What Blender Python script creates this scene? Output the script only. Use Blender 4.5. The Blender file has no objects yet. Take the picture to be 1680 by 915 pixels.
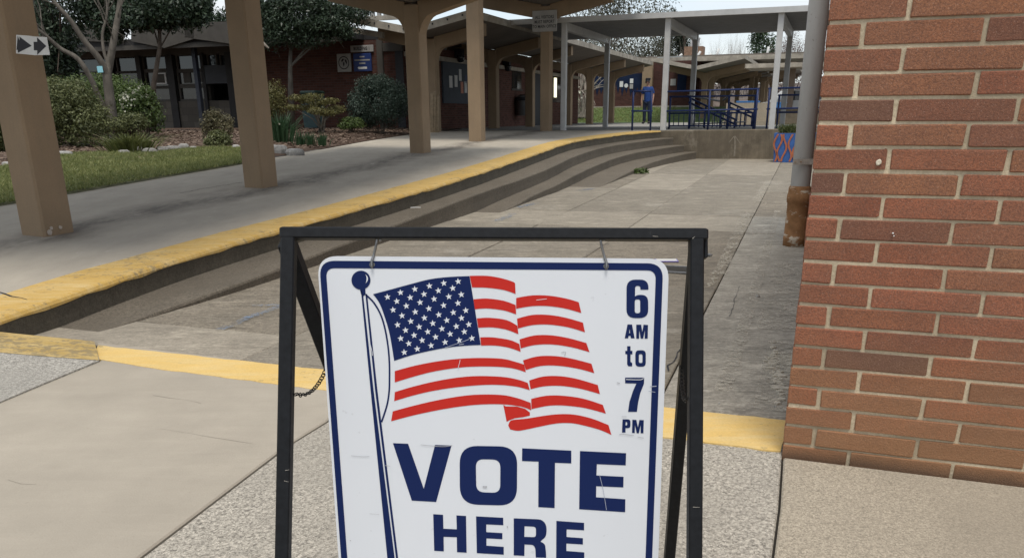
import bpy, math, random
import numpy as np
from mathutils import Vector, Matrix
from mathutils.geometry import tessellate_polygon
random.seed(7); rng = np.random.default_rng(7)
SC = bpy.context.scene; COL = SC.collection

# ---------------------------------------------------------------- camera, sky, sun, exposure
FPX, CY, PITCH, ROLL, HEYE = 1360.0, 663.1, 0.3341, -0.0078, 1.0833     # calibrated on the brick courses
FW = np.array([0, math.cos(PITCH), -math.sin(PITCH)])
_up = np.array([0, math.sin(PITCH), math.cos(PITCH)]); _rt = np.array([1., 0, 0])
R2 = math.cos(ROLL)*_rt + math.sin(ROLL)*_up; U2 = -math.sin(ROLL)*_rt + math.cos(ROLL)*_up
cam = bpy.data.cameras.new('camera'); co = bpy.data.objects.new('camera', cam); COL.objects.link(co)
m = Matrix.Identity(4)
for i in range(3): m[i][0], m[i][1], m[i][2] = R2[i], U2[i], -FW[i]
m[2][3] = HEYE; co.matrix_world = m
cam.sensor_width = 36; cam.lens = 36*FPX/1680; cam.shift_y = (CY-457.5)/1680; cam.clip_start = .05; cam.clip_end = 3000
SC.camera = co
SUN_EL, SUN_AZ = math.radians(68), math.radians(178)                     # azimuth from +Y towards +X
w = bpy.data.worlds.new('World'); SC.world = w; w.use_nodes = True
nt = w.node_tree; N = nt.nodes; Lk = nt.links
bg = N['Background']; bg.inputs[1].default_value = .1
sky = N.new('ShaderNodeTexSky'); sky.sky_type = 'NISHITA'; sky.sun_disc = False
sky.sun_elevation = SUN_EL; sky.sun_rotation = SUN_AZ
tc = N.new('ShaderNodeTexCoord'); mp = N.new('ShaderNodeMapping'); mp.inputs['Scale'].default_value = (1, 1, 3.2)
Lk.new(tc.outputs['Generated'], mp.inputs['Vector'])
nz = N.new('ShaderNodeTexNoise'); nz.inputs['Scale'].default_value = 2.6; nz.inputs['Detail'].default_value = 7
Lk.new(mp.outputs[0], nz.inputs['Vector'])
rp = N.new('ShaderNodeValToRGB'); rp.color_ramp.elements[0].position = .36; rp.color_ramp.elements[1].position = .62
rp.color_ramp.elements[0].color = (.42, .42, .42, 1); rp.color_ramp.elements[1].color = (1, 1, 1, 1)
Lk.new(nz.outputs[0], rp.inputs[0])
mx = N.new('ShaderNodeMix'); mx.data_type = 'RGBA'; Lk.new(rp.outputs[0], mx.inputs[0])
CLOUD = 5.5
Lk.new(sky.outputs[0], mx.inputs[6]); mx.inputs[7].default_value = (CLOUD*.965, CLOUD*1.0, CLOUD*1.035, 1)
Lk.new(mx.outputs[2], bg.inputs[0])
sl = bpy.data.lights.new('sun', 'SUN'); sl.energy = 1.5; sl.angle = math.radians(22); sl.color = (1, .95, .87)
so = bpy.data.objects.new('sun', sl); COL.objects.link(so)
sd = Vector((math.cos(SUN_EL)*math.sin(SUN_AZ), math.cos(SUN_EL)*math.cos(SUN_AZ), math.sin(SUN_EL)))
so.rotation_euler = sd.to_track_quat('Z', 'Y').to_euler(); so.location = (0, -5, 12)
SC.view_settings.view_transform = 'Standard'; SC.view_settings.look = 'None'; SC.view_settings.gamma = 1
SC.view_settings.exposure = 0.8

# ---------------------------------------------------------------- where things stand
def ray(u, v): return FW + R2*(u-840)/FPX - U2*(v-CY)/FPX
def uz(u, v, z=0.0):
    d = ray(u, v); t = (z-HEYE)/d[2]; return np.array([d[0]*t, d[1]*t, z])
def at(u, v, Y):
    d = ray(u, v); t = Y/d[1]; return np.array([d[0]*t, Y, HEYE+d[2]*t])
PYS = [-5, 0, 2.5, 4.3, 6.45, 9.6, 14.8, 18, 22, 26, 40, 400]; PZS = [0, 0.0, .08, .146, .235, .345, .51, .605, .69, .72, .735, .74]
def Wz(Y): return float(np.interp(Y, PYS, PZS))                           # height of the ramped covered walk
def on(u, v, dz=0.0):
    d = ray(u, v); t = np.arange(.5, 120, .02); z = HEYE+d[2]*t; Y = d[1]*t
    i = int(np.argmax(z < np.interp(Y, PYS, PZS)+dz)); return np.array([d[0]*t[i], Y[i], z[i]])
def hit(u, v, P, n):
    d = ray(u, v); o = np.array([0, 0, HEYE]); t = np.dot(np.array(P)-o, n)/np.dot(d, n); return o+d*t
YAW = math.radians(20.31)
E1 = np.array([math.sin(YAW), math.cos(YAW), 0]); E2 = np.array([math.cos(YAW), -math.sin(YAW), 0]); UP = np.array([0, 0, 1.])

# ---------------------------------------------------------------- mesh helpers
class MB:
    def __init__(s): s.v = []; s.f = []
    def add(s, vs, fs):
        o = len(s.v); s.v += [tuple(float(c) for c in p) for p in vs]; s.f += [tuple(i+o for i in f) for f in fs]; return s
    def obox(s, c, h, ax=None, taper=1.0):
        ax = ax if ax is not None else (np.array([1., 0, 0]), np.array([0, 1., 0]), UP)
        c = np.array(c, float); vs = []
        for k in (-1, 1):
            t = taper if k > 0 else 1
            for a, b in ((-1, -1), (1, -1), (1, 1), (-1, 1)): vs.append(c+ax[0]*h[0]*a*t+ax[1]*h[1]*b*t+ax[2]*h[2]*k)
        return s.add(vs, [(3, 2, 1, 0), (4, 5, 6, 7), (0, 1, 5, 4), (1, 2, 6, 5), (2, 3, 7, 6), (3, 0, 4, 7)])
    def bbox(s, c, h, ax=None, b=.01):                                    # box with chamfered vertical edges and top/bottom rims
        ax = ax if ax is not None else (np.array([1., 0, 0]), np.array([0, 1., 0]), UP)
        c = np.array(c, float)
        oct_ = [(-1, -1, 1, 0), (1, -1, -1, 0), (1, -1, 0, 1), (1, 1, 0, -1), (1, 1, -1, 0), (-1, 1, 1, 0), (-1, 1, 0, -1), (-1, -1, 0, 1)]
        rings = []
        for z, ins in ((-h[2], b), (-h[2]+b, 0), (h[2]-b, 0), (h[2], b)):
            rings.append([c+ax[0]*(x*(h[0]-ins)+dx*b)+ax[1]*(y*(h[1]-ins)+dy*b)+ax[2]*z for x, y, dx, dy in oct_])
        return s.loft(rings, True, True)
    def loft(s, rings, closed=True, caps=True):
        n = len(rings[0]); vs = [p for r in rings for p in r]; fs = []
        for i in range(len(rings)-1):
            for j in range(n if closed else n-1):
                k = (j+1) % n; fs.append((i*n+j, i*n+k, (i+1)*n+k, (i+1)*n+j))
        if caps: fs.append(tuple(range(n-1, -1, -1))); fs.append(tuple((len(rings)-1)*n+j for j in range(n)))
        return s.add(vs, fs)
    def prism(s, pts, ext):
        pts = [np.array(p, float) for p in pts]; ext = np.array(ext, float); n = len(pts)
        tri = tessellate_polygon([[Vector(p) for p in pts]])
        vs = pts+[p+ext for p in pts]
        return s.add(vs, [tuple(t) for t in tri]+[tuple(i+n for i in t[::-1]) for t in tri]+[(i, i+n, (i+1) % n+n, (i+1) % n) for i in range(n)])
    def tube(s, path, r, n=8, caps=True):
        path = [np.array(p, float) for p in path]; rr = r if hasattr(r, '__len__') else [r]*len(path); rings = []; prev = None
        for i, p in enumerate(path):
            t = path[min(i+1, len(path)-1)]-path[max(i-1, 0)]; t = t/(np.linalg.norm(t)+1e-9)
            a = prev if prev is not None else (np.array([1., 0, 0]) if abs(t[0]) < .8 else np.array([0, 1., 0]))
            a = a-t*np.dot(a, t); a /= np.linalg.norm(a)+1e-9; prev = a; b = np.cross(t, a)
            rings.append([p+(a*math.cos(2*math.pi*k/n)+b*math.sin(2*math.pi*k/n))*rr[i] for k in range(n)])
        return s.loft(rings, True, caps)
    def lathe(s, prof, c, n=20, caps=True):
        c = np.array(c, float)
        return s.loft([[c+np.array([r*math.cos(2*math.pi*k/n), r*math.sin(2*math.pi*k/n), z]) for k in range(n)] for r, z in prof], True, caps)
    def build(s, name, mat, parent=None, origin=None, smooth=False, kind=None, label=None):
        V = np.array(s.v, float).reshape(-1, 3)
        if parent is not None: org = np.array(wloc(parent))
        elif origin is not None: org = np.array(origin, float)
        else: org = np.zeros(3)
        me = bpy.data.meshes.new(name); me.from_pydata([tuple(p) for p in V-org], [], s.f); me.update()
        return link(name, me, mat, parent, org, smooth, kind, label)
WL = {}
def wloc(o): return WL[o.name]
def link(name, me, mat, parent, org, smooth=False, kind=None, label=None):
    if mat is not None and not me.materials: me.materials.append(mat)
    if smooth:
        for p in me.polygons: p.use_smooth = True
    o = bpy.data.objects.new(name, me); COL.objects.link(o)
    if parent is not None: o.parent = parent
    else: o.location = tuple(org)
    WL[o.name] = tuple(org)
    if kind: o['kind'] = kind
    if label: o['label'] = label
    return o
def tag(o, label, cat, group=None):
    o['label'] = label; o['category'] = cat
    if group: o['group'] = group
    return o
def thing(name, loc, label, cat, group=None):
    o = bpy.data.objects.new(name, None); o.empty_display_size = .2; COL.objects.link(o); o.location = tuple(float(x) for x in loc); WL[o.name] = tuple(float(x) for x in loc)
    return tag(o, label, cat, group)
def structure(o): o['kind'] = 'structure'; return o
def one(mb, name, mat, label, cat, group=None, smooth=False):           # a thing that is a single mesh, origin at its base
    V = np.array(mb.v); lo, hi = V.min(0), V.max(0)
    return tag(mb.build(name, mat, None, ((lo[0]+hi[0])/2, (lo[1]+hi[1])/2, lo[2]), smooth), label, cat, group)
def fastmesh(name, V, F, mat, parent=None, kind=None, label=None, smooth=False):
    org = np.array(wloc(parent)) if parent is not None else np.zeros(3)
    V = np.asarray(V, np.float32)-org.astype(np.float32); F = np.asarray(F, np.int32); k = F.shape[1]
    me = bpy.data.meshes.new(name); me.vertices.add(len(V)); me.vertices.foreach_set('co', V.ravel())
    me.loops.add(F.size); me.loops.foreach_set('vertex_index', F.ravel())
    me.polygons.add(len(F)); me.polygons.foreach_set('loop_start', np.arange(0, F.size, k, dtype=np.int32)); me.polygons.foreach_set('loop_total', np.full(len(F), k, np.int32))
    me.update(calc_edges=True); me.validate()
    return link(name, me, mat, parent, org, smooth, kind, label)

# ---------------------------------------------------------------- materials
def rgb(c): return (c[0], c[1], c[2], 1)
class Mat:
    def __init__(s, name, rough=.8, metal=0, spec=.4):
        s.m = bpy.data.materials.new(name); s.m.use_nodes = True; s.t = s.m.node_tree; s.b = s.t.nodes['Principled BSDF']
        s.b.inputs['Roughness'].default_value = rough; s.b.inputs['Metallic'].default_value = metal; s.b.inputs['Specular IOR Level'].default_value = spec
        g = s.t.nodes.new('ShaderNodeNewGeometry'); s.pos = g.outputs['Position']; s.rnd = g.outputs['Random Per Island']; s.h = None
    def n(s, t, **kw):
        x = s.t.nodes.new(t)
        for k, v in kw.items():
            if k in x.inputs: x.inputs[k].default_value = v
            else: setattr(x, k, v)
        return x
    def l(s, a, b): s.t.links.new(a, b)
    def noise(s, scale, detail=5, rough=.6, vec=None, stretch=None, dist=0):
        x = s.n('ShaderNodeTexNoise', Scale=scale, Detail=detail, Roughness=rough, Distortion=dist); v = vec or s.pos
        if stretch:
            mp = s.n('ShaderNodeMapping'); mp.inputs['Scale'].default_value = stretch; s.l(v, mp.inputs[0]); v = mp.outputs[0]
        s.l(v, x.inputs['Vector']); return x.outputs[0]
    def vor(s, scale, feature='F1', out=0):
        x = s.n('ShaderNodeTexVoronoi', Scale=scale, feature=feature); s.l(s.pos, x.inputs['Vector']); return x.outputs[out]
    def ramp(s, f, a, b, ca, cb):
        x = s.n('ShaderNodeValToRGB'); e = x.color_ramp.elements; e[0].position = a; e[1].position = b; e[0].color = rgb(ca); e[1].color = rgb(cb); s.l(f, x.inputs[0]); return x.outputs[0]
    def fac(s, f, a, b, lo=0., hi=1.):
        x = s.n('ShaderNodeMapRange'); x.inputs[1].default_value = a; x.inputs[2].default_value = b; x.inputs[3].default_value = lo; x.inputs[4].default_value = hi; s.l(f, x.inputs[0]); return x.outputs[0]
    def mix(s, f, a, b, mode='MIX'):
        x = s.n('ShaderNodeMix', data_type='RGBA', blend_type=mode)
        if isinstance(f, (int, float)): x.inputs[0].default_value = f
        else: s.l(f, x.inputs[0])
        for v, i in ((a, 6), (b, 7)):
            if isinstance(v, tuple): x.inputs[i].default_value = rgb(v)
            else: s.l(v, x.inputs[i])
        return x.outputs[2]
    def math(s, op, a, b):
        x = s.n('ShaderNodeMath', operation=op)
        for v, i in ((a, 0), (b, 1)):
            if isinstance(v, (int, float)): x.inputs[i].default_value = v
            else: s.l(v, x.inputs[i])
        return x.outputs[0]
    def col(s, c):
        if isinstance(c, tuple): s.b.inputs['Base Color'].default_value = rgb(c)
        else: s.l(c, s.b.inputs['Base Color'])
        return s
    def bump(s, h, strength=.3, dist=.01):
        x = s.n('ShaderNodeBump', Strength=strength, Distance=dist); s.l(h, x.inputs['Height'])
        if s.h is not None: s.l(s.h, x.inputs['Normal'])
        s.h = x.outputs[0]; s.l(s.h, s.b.inputs['Normal']); return s
    def objrand(s): return s.n('ShaderNodeObjectInfo').outputs['Random']
def mul(c, k): return tuple(x*k for x in c)
def plain(name, c, rough=.6, var=.18, scale=6, bump=.08, metal=0, spec=.4, fine=60):
    M = Mat(name, rough, metal, spec); f = M.noise(scale, 6); g = M.noise(fine, 3)
    c1 = M.ramp(f, .3, .72, mul(c, 1-var), mul(c, 1+var)); c2 = M.mix(M.fac(g, .35, .65, 0, .25), c1, mul(c, 1-var*1.5)); M.col(c2)
    if bump: M.bump(g, bump, .004)
    return M.m
def concrete(name, c, agg=0.0, aggscale=230, stain=.35, streak=None, wear=None, grain=.25, smear=0, rvar=.32, sk=.5):
    M = Mat(name, .9, 0, .25); r = M.objrand()
    big = M.noise(.55, 6, .62); mid = M.noise(3.5, 7, .65); fin = M.noise(170, 4, .7)
    col = M.ramp(mid, .28, .74, mul(c, 1-stain*.55), mul(c, 1+stain*.45))
    col = M.mix(M.fac(big, .42, .68, 0, .55), col, mul(c, .62))
    col = M.mix(M.fac(r, 0, 1, 0, rvar), col, mul(c, .5))
    col = M.mix(M.fac(fin, .3, .7, grain, 0), col, mul(c, .35))
    if streak:
        sv = M.noise(2.4, 6, .7, stretch=streak, dist=.6); col = M.mix(M.fac(sv, .48, .64, 0, sk), col, mul(c, .6)); col = M.mix(M.fac(sv, .28, .42, sk*.7, 0), col, mul(c, 1.3))
    if wear: col = M.mix(M.fac(M.noise(1.3, 8, .7), .56, .66, 0, .8), col, wear)
    if agg:
        v = M.vor(aggscale); vc = M.n('ShaderNodeTexVoronoi', Scale=aggscale); M.l(M.pos, vc.inputs['Vector'])
        bw = M.n('ShaderNodeRGBToBW'); M.l(vc.outputs['Color'], bw.inputs[0])
        fl_ = M.noise(aggscale*.42, 7, .8, dist=.5); st = M.ramp(fl_, .40, .60, mul(c, .46), mul(c, 1.42)); st = M.mix(M.fac(bw.outputs[0], .7, .9, 0, .8), st, mul(c, 1.75)); st = M.mix(M.fac(bw.outputs[0], .08, .2, .8, 0), st, mul(c, .3)); col = M.mix(M.fac(M.noise(1.7, 5, .6), .36, .56, agg*.45, agg), col, st); M.bump(v, .55*agg, .006)
    speck = M.noise(60, 2, .5); col = M.mix(M.fac(speck, .70, .76, 0, .35), col, mul(c, .5))
    if smear: col = M.mix(M.fac(M.noise(7, 7, .75, stretch=(.4, 1.5, 1), dist=.4), .52, .62, 0, smear), col, mul(c, .5)); col = M.mix(M.fac(M.noise(4.3, 8, .78, stretch=(.6, 1.3, 1)), .54, .63, 0, smear*.8), col, mul(c, 1.5)); col = M.mix(M.fac(M.noise(45, 6, .75, stretch=(.5, 1.4, 1)), .50, .60, 0, smear*.6), col, mul(c, .55)); col = M.mix(M.fac(M.noise(33, 6, .75, stretch=(.5, 1.4, 1)), .54, .62, 0, smear*.5), col, mul(c, 1.5))
    M.col(col); M.bump(fin, .35, .004); M.bump(mid, .25, .01); return M.m
def leafmat(name, a, b, trans=.25, rough=.5):
    M = Mat(name, rough, 0, .35); f = M.noise(2.2, 3); c = M.ramp(M.rnd, 0, 1, a, b); c = M.mix(M.fac(f, .35, .65, 0, .4), c, mul(a, .65)); M.col(c)
    tr = M.n('ShaderNodeBsdfTranslucent'); M.l(c, tr.inputs[0]); ms = M.n('ShaderNodeMixShader'); ms.inputs[0].default_value = trans
    M.l(M.b.outputs[0], ms.inputs[1]); M.l(tr.outputs[0], ms.inputs[2]); M.l(ms.outputs[0], M.t.nodes['Material Output'].inputs[0]); return M.m
def bark(name, c, scale=14):
    M = Mat(name, .9, 0, .2); f = M.noise(scale, 6, .7, stretch=(1, 1, .25)); p = M.noise(5, 4)
    c1 = M.ramp(f, .3, .7, mul(c, .55), mul(c, 1.3)); M.col(M.mix(M.fac(p, .5, .68, 0, .5), c1, mul(c, 1.6))); M.bump(f, .5, .02); return M.m
def brickwall(name, axis, c, mortar, bw=.2, bh=.0677):
    M = Mat(name, .9, 0, .2); d = M.n('ShaderNodeVectorMath', operation='DOT_PRODUCT'); M.l(M.pos, d.inputs[0]); d.inputs[1].default_value = tuple(axis)
    sp = M.n('ShaderNodeSeparateXYZ'); M.l(M.pos, sp.inputs[0]); cb = M.n('ShaderNodeCombineXYZ'); M.l(d.outputs['Value'], cb.inputs[0]); M.l(sp.outputs[2], cb.inputs[1])
    b = M.n('ShaderNodeTexBrick', Scale=1.0); b.inputs['Brick Width'].default_value = bw; b.inputs['Row Height'].default_value = bh; b.inputs['Mortar Size'].default_value = .006
    b.inputs['Color1'].default_value = rgb(mul(c, .75)); b.inputs['Color2'].default_value = rgb(mul(c, 1.25)); b.inputs['Mortar'].default_value = rgb(mortar); M.l(cb.outputs[0], b.inputs['Vector'])
    M.col(M.mix(M.fac(M.noise(.9, 6), .4, .7, 0, .4), b.outputs[0], mul(c, .6))); M.bump(b.outputs['Fac'], -.4, .006); return M.m
# ---------------------------------------------------------------- the materials of this place
m_joint = plain('joint_dirt', (.05, .045, .038), .95, .3, 30, .2)
m_smooth = concrete('smooth_beige_concrete', (.45, .40, .325), stain=.2, streak=(.4, 3.2, 1), grain=.16, sk=.16)
m_agg = concrete('exposed_aggregate', (.37, .338, .285), agg=1.0, aggscale=190, stain=.3)
m_agg2 = concrete('weathered_aggregate', (.36, .34, .30), agg=.95, aggscale=190, stain=.35)
m_fine = concrete('fine_aggregate_beige', (.40, .348, .27), agg=.62, aggscale=290, stain=.3, grain=.4)
m_plaza = concrete('old_plaza_concrete', (.285, .252, .2), agg=.35, aggscale=120, stain=.8, streak=(.5, 1.4, 1), wear=(.37, .34, .285), smear=.75, rvar=.5)
def walkmat():
    c = (.43, .385, .315); M = Mat('walkway_concrete', .9, 0, .25); big = M.noise(.5, 6, .65); mid = M.noise(3, 7, .68, stretch=(1.3, .5, 1)); fin = M.noise(170, 4, .7)
    col = M.ramp(mid, .28, .74, mul(c, .84), mul(c, 1.12)); col = M.mix(M.fac(big, .42, .68, 0, .4), col, mul(c, .7)); col = M.mix(M.fac(fin, .3, .7, .2, 0), col, mul(c, .4))
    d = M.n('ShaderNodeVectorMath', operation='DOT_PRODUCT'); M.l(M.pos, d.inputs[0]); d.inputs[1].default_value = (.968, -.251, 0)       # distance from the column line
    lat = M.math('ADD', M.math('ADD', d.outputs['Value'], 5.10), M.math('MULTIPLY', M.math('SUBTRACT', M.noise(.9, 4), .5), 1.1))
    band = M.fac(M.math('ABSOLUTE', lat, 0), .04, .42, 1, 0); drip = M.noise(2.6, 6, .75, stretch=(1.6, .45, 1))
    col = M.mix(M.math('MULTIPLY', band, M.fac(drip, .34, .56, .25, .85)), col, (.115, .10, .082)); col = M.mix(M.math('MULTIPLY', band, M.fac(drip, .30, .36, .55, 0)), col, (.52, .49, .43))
    col = M.mix(M.fac(M.noise(8, 5, .7, stretch=(1.4, .5, 1)), .64, .70, 0, .35), col, (.54, .50, .43)); M.col(col); M.bump(fin, .3, .004); M.bump(mid, .2, .01); return M.m
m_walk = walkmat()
m_plazal = concrete('pale_plaza_concrete', (.345, .305, .243), agg=.3, aggscale=120, stain=.7, streak=(.5, 1.4, 1), smear=.6, rvar=.2)
m_plazad = concrete('dark_plaza_concrete', (.24, .208, .162), agg=.6, aggscale=110, stain=.8, streak=(.5, 1.4, 1), wear=(.36, .33, .27), smear=.8, rvar=.25)
m_plazag = concrete('grey_plaza_concrete', (.365, .335, .28), agg=.35, aggscale=110, stain=.9, streak=(.45, 1.5, 1), wear=(.45, .41, .34), smear=.95, rvar=.2)
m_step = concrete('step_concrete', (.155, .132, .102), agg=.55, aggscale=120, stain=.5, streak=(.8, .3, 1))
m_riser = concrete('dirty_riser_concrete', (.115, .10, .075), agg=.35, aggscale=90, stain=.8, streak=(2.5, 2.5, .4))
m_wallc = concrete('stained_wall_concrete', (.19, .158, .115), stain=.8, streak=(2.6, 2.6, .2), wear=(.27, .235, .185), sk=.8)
def yellow(name, c, worn):
    M = Mat(name, .75, 0, .3); a = M.noise(2.5, 7, .7); b = M.noise(26, 5, .7); f = M.noise(150, 3); s = M.noise(9, 7, .75, stretch=(.35, 1.8, 1))
    c1 = M.mix(M.fac(a, .35, .7, 0, .5), c, mul(c, .78)); c1 = M.mix(M.fac(s, .45, .66, 0, .6), c1, (.66, .53, .29))
    c1 = M.mix(M.fac(M.math('ADD', M.math('MULTIPLY', b, .6), M.math('MULTIPLY', a, .5)), worn, worn+.06, 0, .75), c1, (.22, .18, .11))
    M.col(M.mix(M.fac(f, .3, .6, .25, 0), c1, mul(c, .45))); M.bump(f, .3, .004); return M.m
m_yel = yellow('yellow_curb_paint', (.56, .36, .10), .60)
m_yel2 = yellow('bright_yellow_stripe_paint', (.70, .48, .165), .63)
m_yel3 = yellow('worn_yellow_stripe_paint', (.47, .325, .11), .55)
m_mulch = Mat('mulch_ground', .95, 0, .15); _f = m_mulch.noise(30, 6, .7); _g = m_mulch.vor(55)
m_mulch.col(m_mulch.mix(m_mulch.fac(_g, 0, .7), m_mulch.ramp(_f, .3, .7, (.05, .03, .02), (.17, .115, .08)), (.09, .06, .045))).bump(_f, .6, .03); m_mulch = m_mulch.m
m_grassb = plain('lawn_soil', (.115, .115, .055), .95, .5, 5, .3)
m_grass = leafmat('grass_blades', (.12, .16, .045), (.36, .36, .145), .35)
m_ground = plain('ground_far', (.10, .095, .075), .95, .3, .5, .2)
m_col = Mat('tan_painted_concrete', .85, 0, .25)
_f = m_col.noise(1.6, 5); _g = m_col.noise(9, 6, .7, stretch=(1, 1, .15)); _h = m_col.noise(90, 3)
m_col.col(m_col.mix(m_col.fac(_h, .35, .6, .12, 0), m_col.mix(m_col.fac(_g, .5, .7, 0, .35), m_col.ramp(_f, .3, .7, (.235, .170, .108), (.295, .214, .136)), (.20, .158, .11)), (.12, .095, .07))).bump(_g, .35, .01).bump(_h, .2, .003); m_col = m_col.m
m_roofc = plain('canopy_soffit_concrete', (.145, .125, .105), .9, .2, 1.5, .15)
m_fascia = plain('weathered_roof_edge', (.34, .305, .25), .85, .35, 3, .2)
m_chip = plain('chipped_white_patch', (.46, .40, .34), .9, .25, 20, .3)
m_black = Mat('black_painted_steel', .5, .0, .2); _f = m_black.noise(90, 4); _g = m_black.noise(14, 6, .75, stretch=(1, 1, .3))
m_black.col(m_black.mix(m_black.fac(_g, .66, .72, 0, .35), m_black.ramp(_f, .3, .7, (.0045, .005, .006), (.0095, .0105, .0125)), (.10, .10, .105))).bump(_f, .15, .002); m_black = m_black.m
m_white = Mat('white_sign_face', .35, 0, .5); _f = m_white.noise(1.5, 4); _g = m_white.noise(7, 8, .8, stretch=(.6, .6, 3.5)); _h = m_white.noise(60, 2)
m_white.col(m_white.mix(m_white.fac(_g, .68, .76, 0, .3), m_white.mix(m_white.fac(_h, .72, .76, 0, .25), m_white.ramp(_f, .3, .7, (.665, .69, .73), (.70, .72, .755)), (.4, .4, .42)), (.5, .5, .52))); m_white = m_white.m
m_navy = Mat('navy_vinyl', .45, 0, .18); _g = m_navy.noise(12, 8, .8, stretch=(.3, 1, 4)); m_navy.col(m_navy.mix(m_navy.fac(_g, .74, .77, 0, .5), (.006, .0165, .082), (.3, .33, .42))); m_navy = m_navy.m
m_red = Mat('red_vinyl', .45, 0, .2); _g = m_red.noise(14, 8, .8); m_red.col(m_red.mix(m_red.fac(_g, .3, .7, 0, .5), (.53, .026, .018), (.47, .021, .016))); m_red = m_red.m
m_steel = plain('dull_steel', (.25, .25, .25), .4, .3, 80, .1, .8); m_galv = plain('galvanised_strap', (.48, .44, .38), .7, .3, 40, .1)
m_chain = plain('black_chain_steel', (.02, .018, .016), .5, .3, 80, .1, .6)
m_pipe = Mat('grey_painted_downpipe', .55, 0, .4); _f = m_pipe.noise(3, 6, .7, stretch=(1, 1, .4)); m_pipe.col(m_pipe.mix(m_pipe.fac(m_pipe.noise(40, 3), .66, .7, 0, .5), m_pipe.ramp(_f, .3, .7, (.31, .30, .28), (.40, .39, .365)), (.15, .13, .11))); m_pipe.bump(_f, .1, .01); m_pipe = m_pipe.m
m_rust = Mat('rusty_clay_collar', .85, 0, .25); _f = m_rust.noise(9, 7, .7); _g = m_rust.noise(6, 6, .7, stretch=(1, 1, 2.5)); m_rust.col(m_rust.mix(m_rust.fac(_g, .55, .60, 0, .9), m_rust.ramp(_f, .3, .7, (.17, .085, .036), (.36, .19, .088)), (.55, .48, .38))).bump(_f, .4, .01); m_rust = m_rust.m
m_cmetal = plain('white_grey_canopy_metal', (.50, .50, .49), .5, .12, 4, .05)
m_deck = plain('grey_metal_decking', (.17, .175, .185), .55, .15, 4, .05)
m_blue = plain('blue_rail_paint', (.018, .032, .105), .45, .25, 20, .05, 0, .25)
m_mural = plain('blue_mural_paint', (.010, .018, .045), .85, .3, 3, .1, 0, .15)
m_paper = plain('white_paper', (.62, .62, .60), .8, .08, 9, 0)
m_salmon = plain('salmon_paper', (.55, .25, .18), .8, .08, 9, 0)
m_green = plain('green_paper', (.16, .5, .06), .8, .08, 9, 0)
m_cyan = plain('light_blue_paper', (.28, .58, .66), .8, .08, 9, 0)
m_ink = plain('black_print', (.02, .02, .024), .7, .1, 9, 0)
m_dark = plain('dark_frame_paint', (.022, .02, .019), .7, .3, 5, .1)
m_grey = plain('grey_painted_trim', (.075, .068, .058), .8, .2, 4, .1)
m_signg = plain('pale_grey_sign', (.33, .32, .30), .7, .12, 5, .05)
m_glass = Mat('dark_window_glass', .06, 0, .6); m_glass.col((.022, .024, .026)); m_glass = m_glass.m
m_wood = plain('bare_timber', (.24, .185, .12), .85, .25, 14, .2)
m_teal = plain('teal_bin_plastic', (.045, .085, .09), .55, .15, 6, .05)
m_bluebin = plain('bright_blue_plastic', (.05, .20, .50), .5, .2, 6, .05)
m_orange = plain('orange_paint', (.40, .13, .06), .8, .2, 12, .1)
m_bluep = plain('cobalt_paint', (.045, .12, .34), .8, .2, 12, .1)
m_stone = plain('edging_stone', (.33, .32, .30), .9, .45, 9, .5)
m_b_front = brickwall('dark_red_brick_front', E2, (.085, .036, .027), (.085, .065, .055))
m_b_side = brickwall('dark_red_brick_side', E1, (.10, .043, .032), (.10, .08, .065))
m_b_near = brickwall('red_brick_side', E1, (.235, .088, .058), (.40, .36, .29), .307, .0677)
m_b_nearf = brickwall('red_brick_front', E2, (.235, .088, .058), (.40, .36, .29), .307, .0677)
m_block = brickwall('grey_block', E2, (.11, .098, .082), (.07, .062, .055), .4, .2)
m_mortar = Mat('sandy_mortar', .95, 0, .15); _f = m_mortar.noise(120, 4, .7); _g = m_mortar.noise(2.5, 6); m_mortar.col(m_mortar.mix(m_mortar.fac(_g, .42, .62, 0, .8), m_mortar.ramp(_f, .3, .7, (.48, .40, .275), (.72, .61, .44)), (.32, .265, .185))).bump(_f, .6, .004); m_mortar = m_mortar.m
def nearbrick():
    M = Mat('rough_red_brick', .88, 0, .25); r = M.objrand(); f = M.noise(190, 4, .8); g = M.noise(7, 6, .65); h = M.noise(330, 3, .6); q = M.noise(3.1, 4)
    x = M.n('ShaderNodeValToRGB'); e = x.color_ramp.elements; e[0].position = 0; e[0].color = rgb((.145, .085, .064)); e[1].position = 1; e[1].color = rgb((.44, .125, .064))
    for p_, c_ in ((.09, (.28, .112, .064)), (.3, (.41, .145, .078)), (.5, (.34, .128, .069)), (.7, (.38, .168, .085)), (.9, (.25, .112, .066))): k = e.new(p_); k.color = rgb(c_)
    M.l(r, x.inputs[0]); c = M.mix(M.fac(g, .38, .72, 0, .5), x.outputs[0], (.16, .085, .06)); c = M.mix(M.fac(q, .42, .66, 0, .4), c, (.31, .155, .092))
    c = M.mix(M.fac(f, .38, .60, .75, 0), c, (.125, .062, .045)); c = M.mix(M.fac(h, .61, .68, 0, .55), c, (.50, .34, .26))
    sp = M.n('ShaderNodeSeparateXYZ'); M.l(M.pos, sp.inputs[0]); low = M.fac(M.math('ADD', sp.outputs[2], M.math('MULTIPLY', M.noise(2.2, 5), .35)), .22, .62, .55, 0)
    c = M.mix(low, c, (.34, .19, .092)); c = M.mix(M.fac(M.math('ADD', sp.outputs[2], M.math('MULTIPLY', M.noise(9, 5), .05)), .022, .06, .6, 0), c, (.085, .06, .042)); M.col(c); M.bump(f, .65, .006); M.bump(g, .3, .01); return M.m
m_brick = nearbrick()

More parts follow.
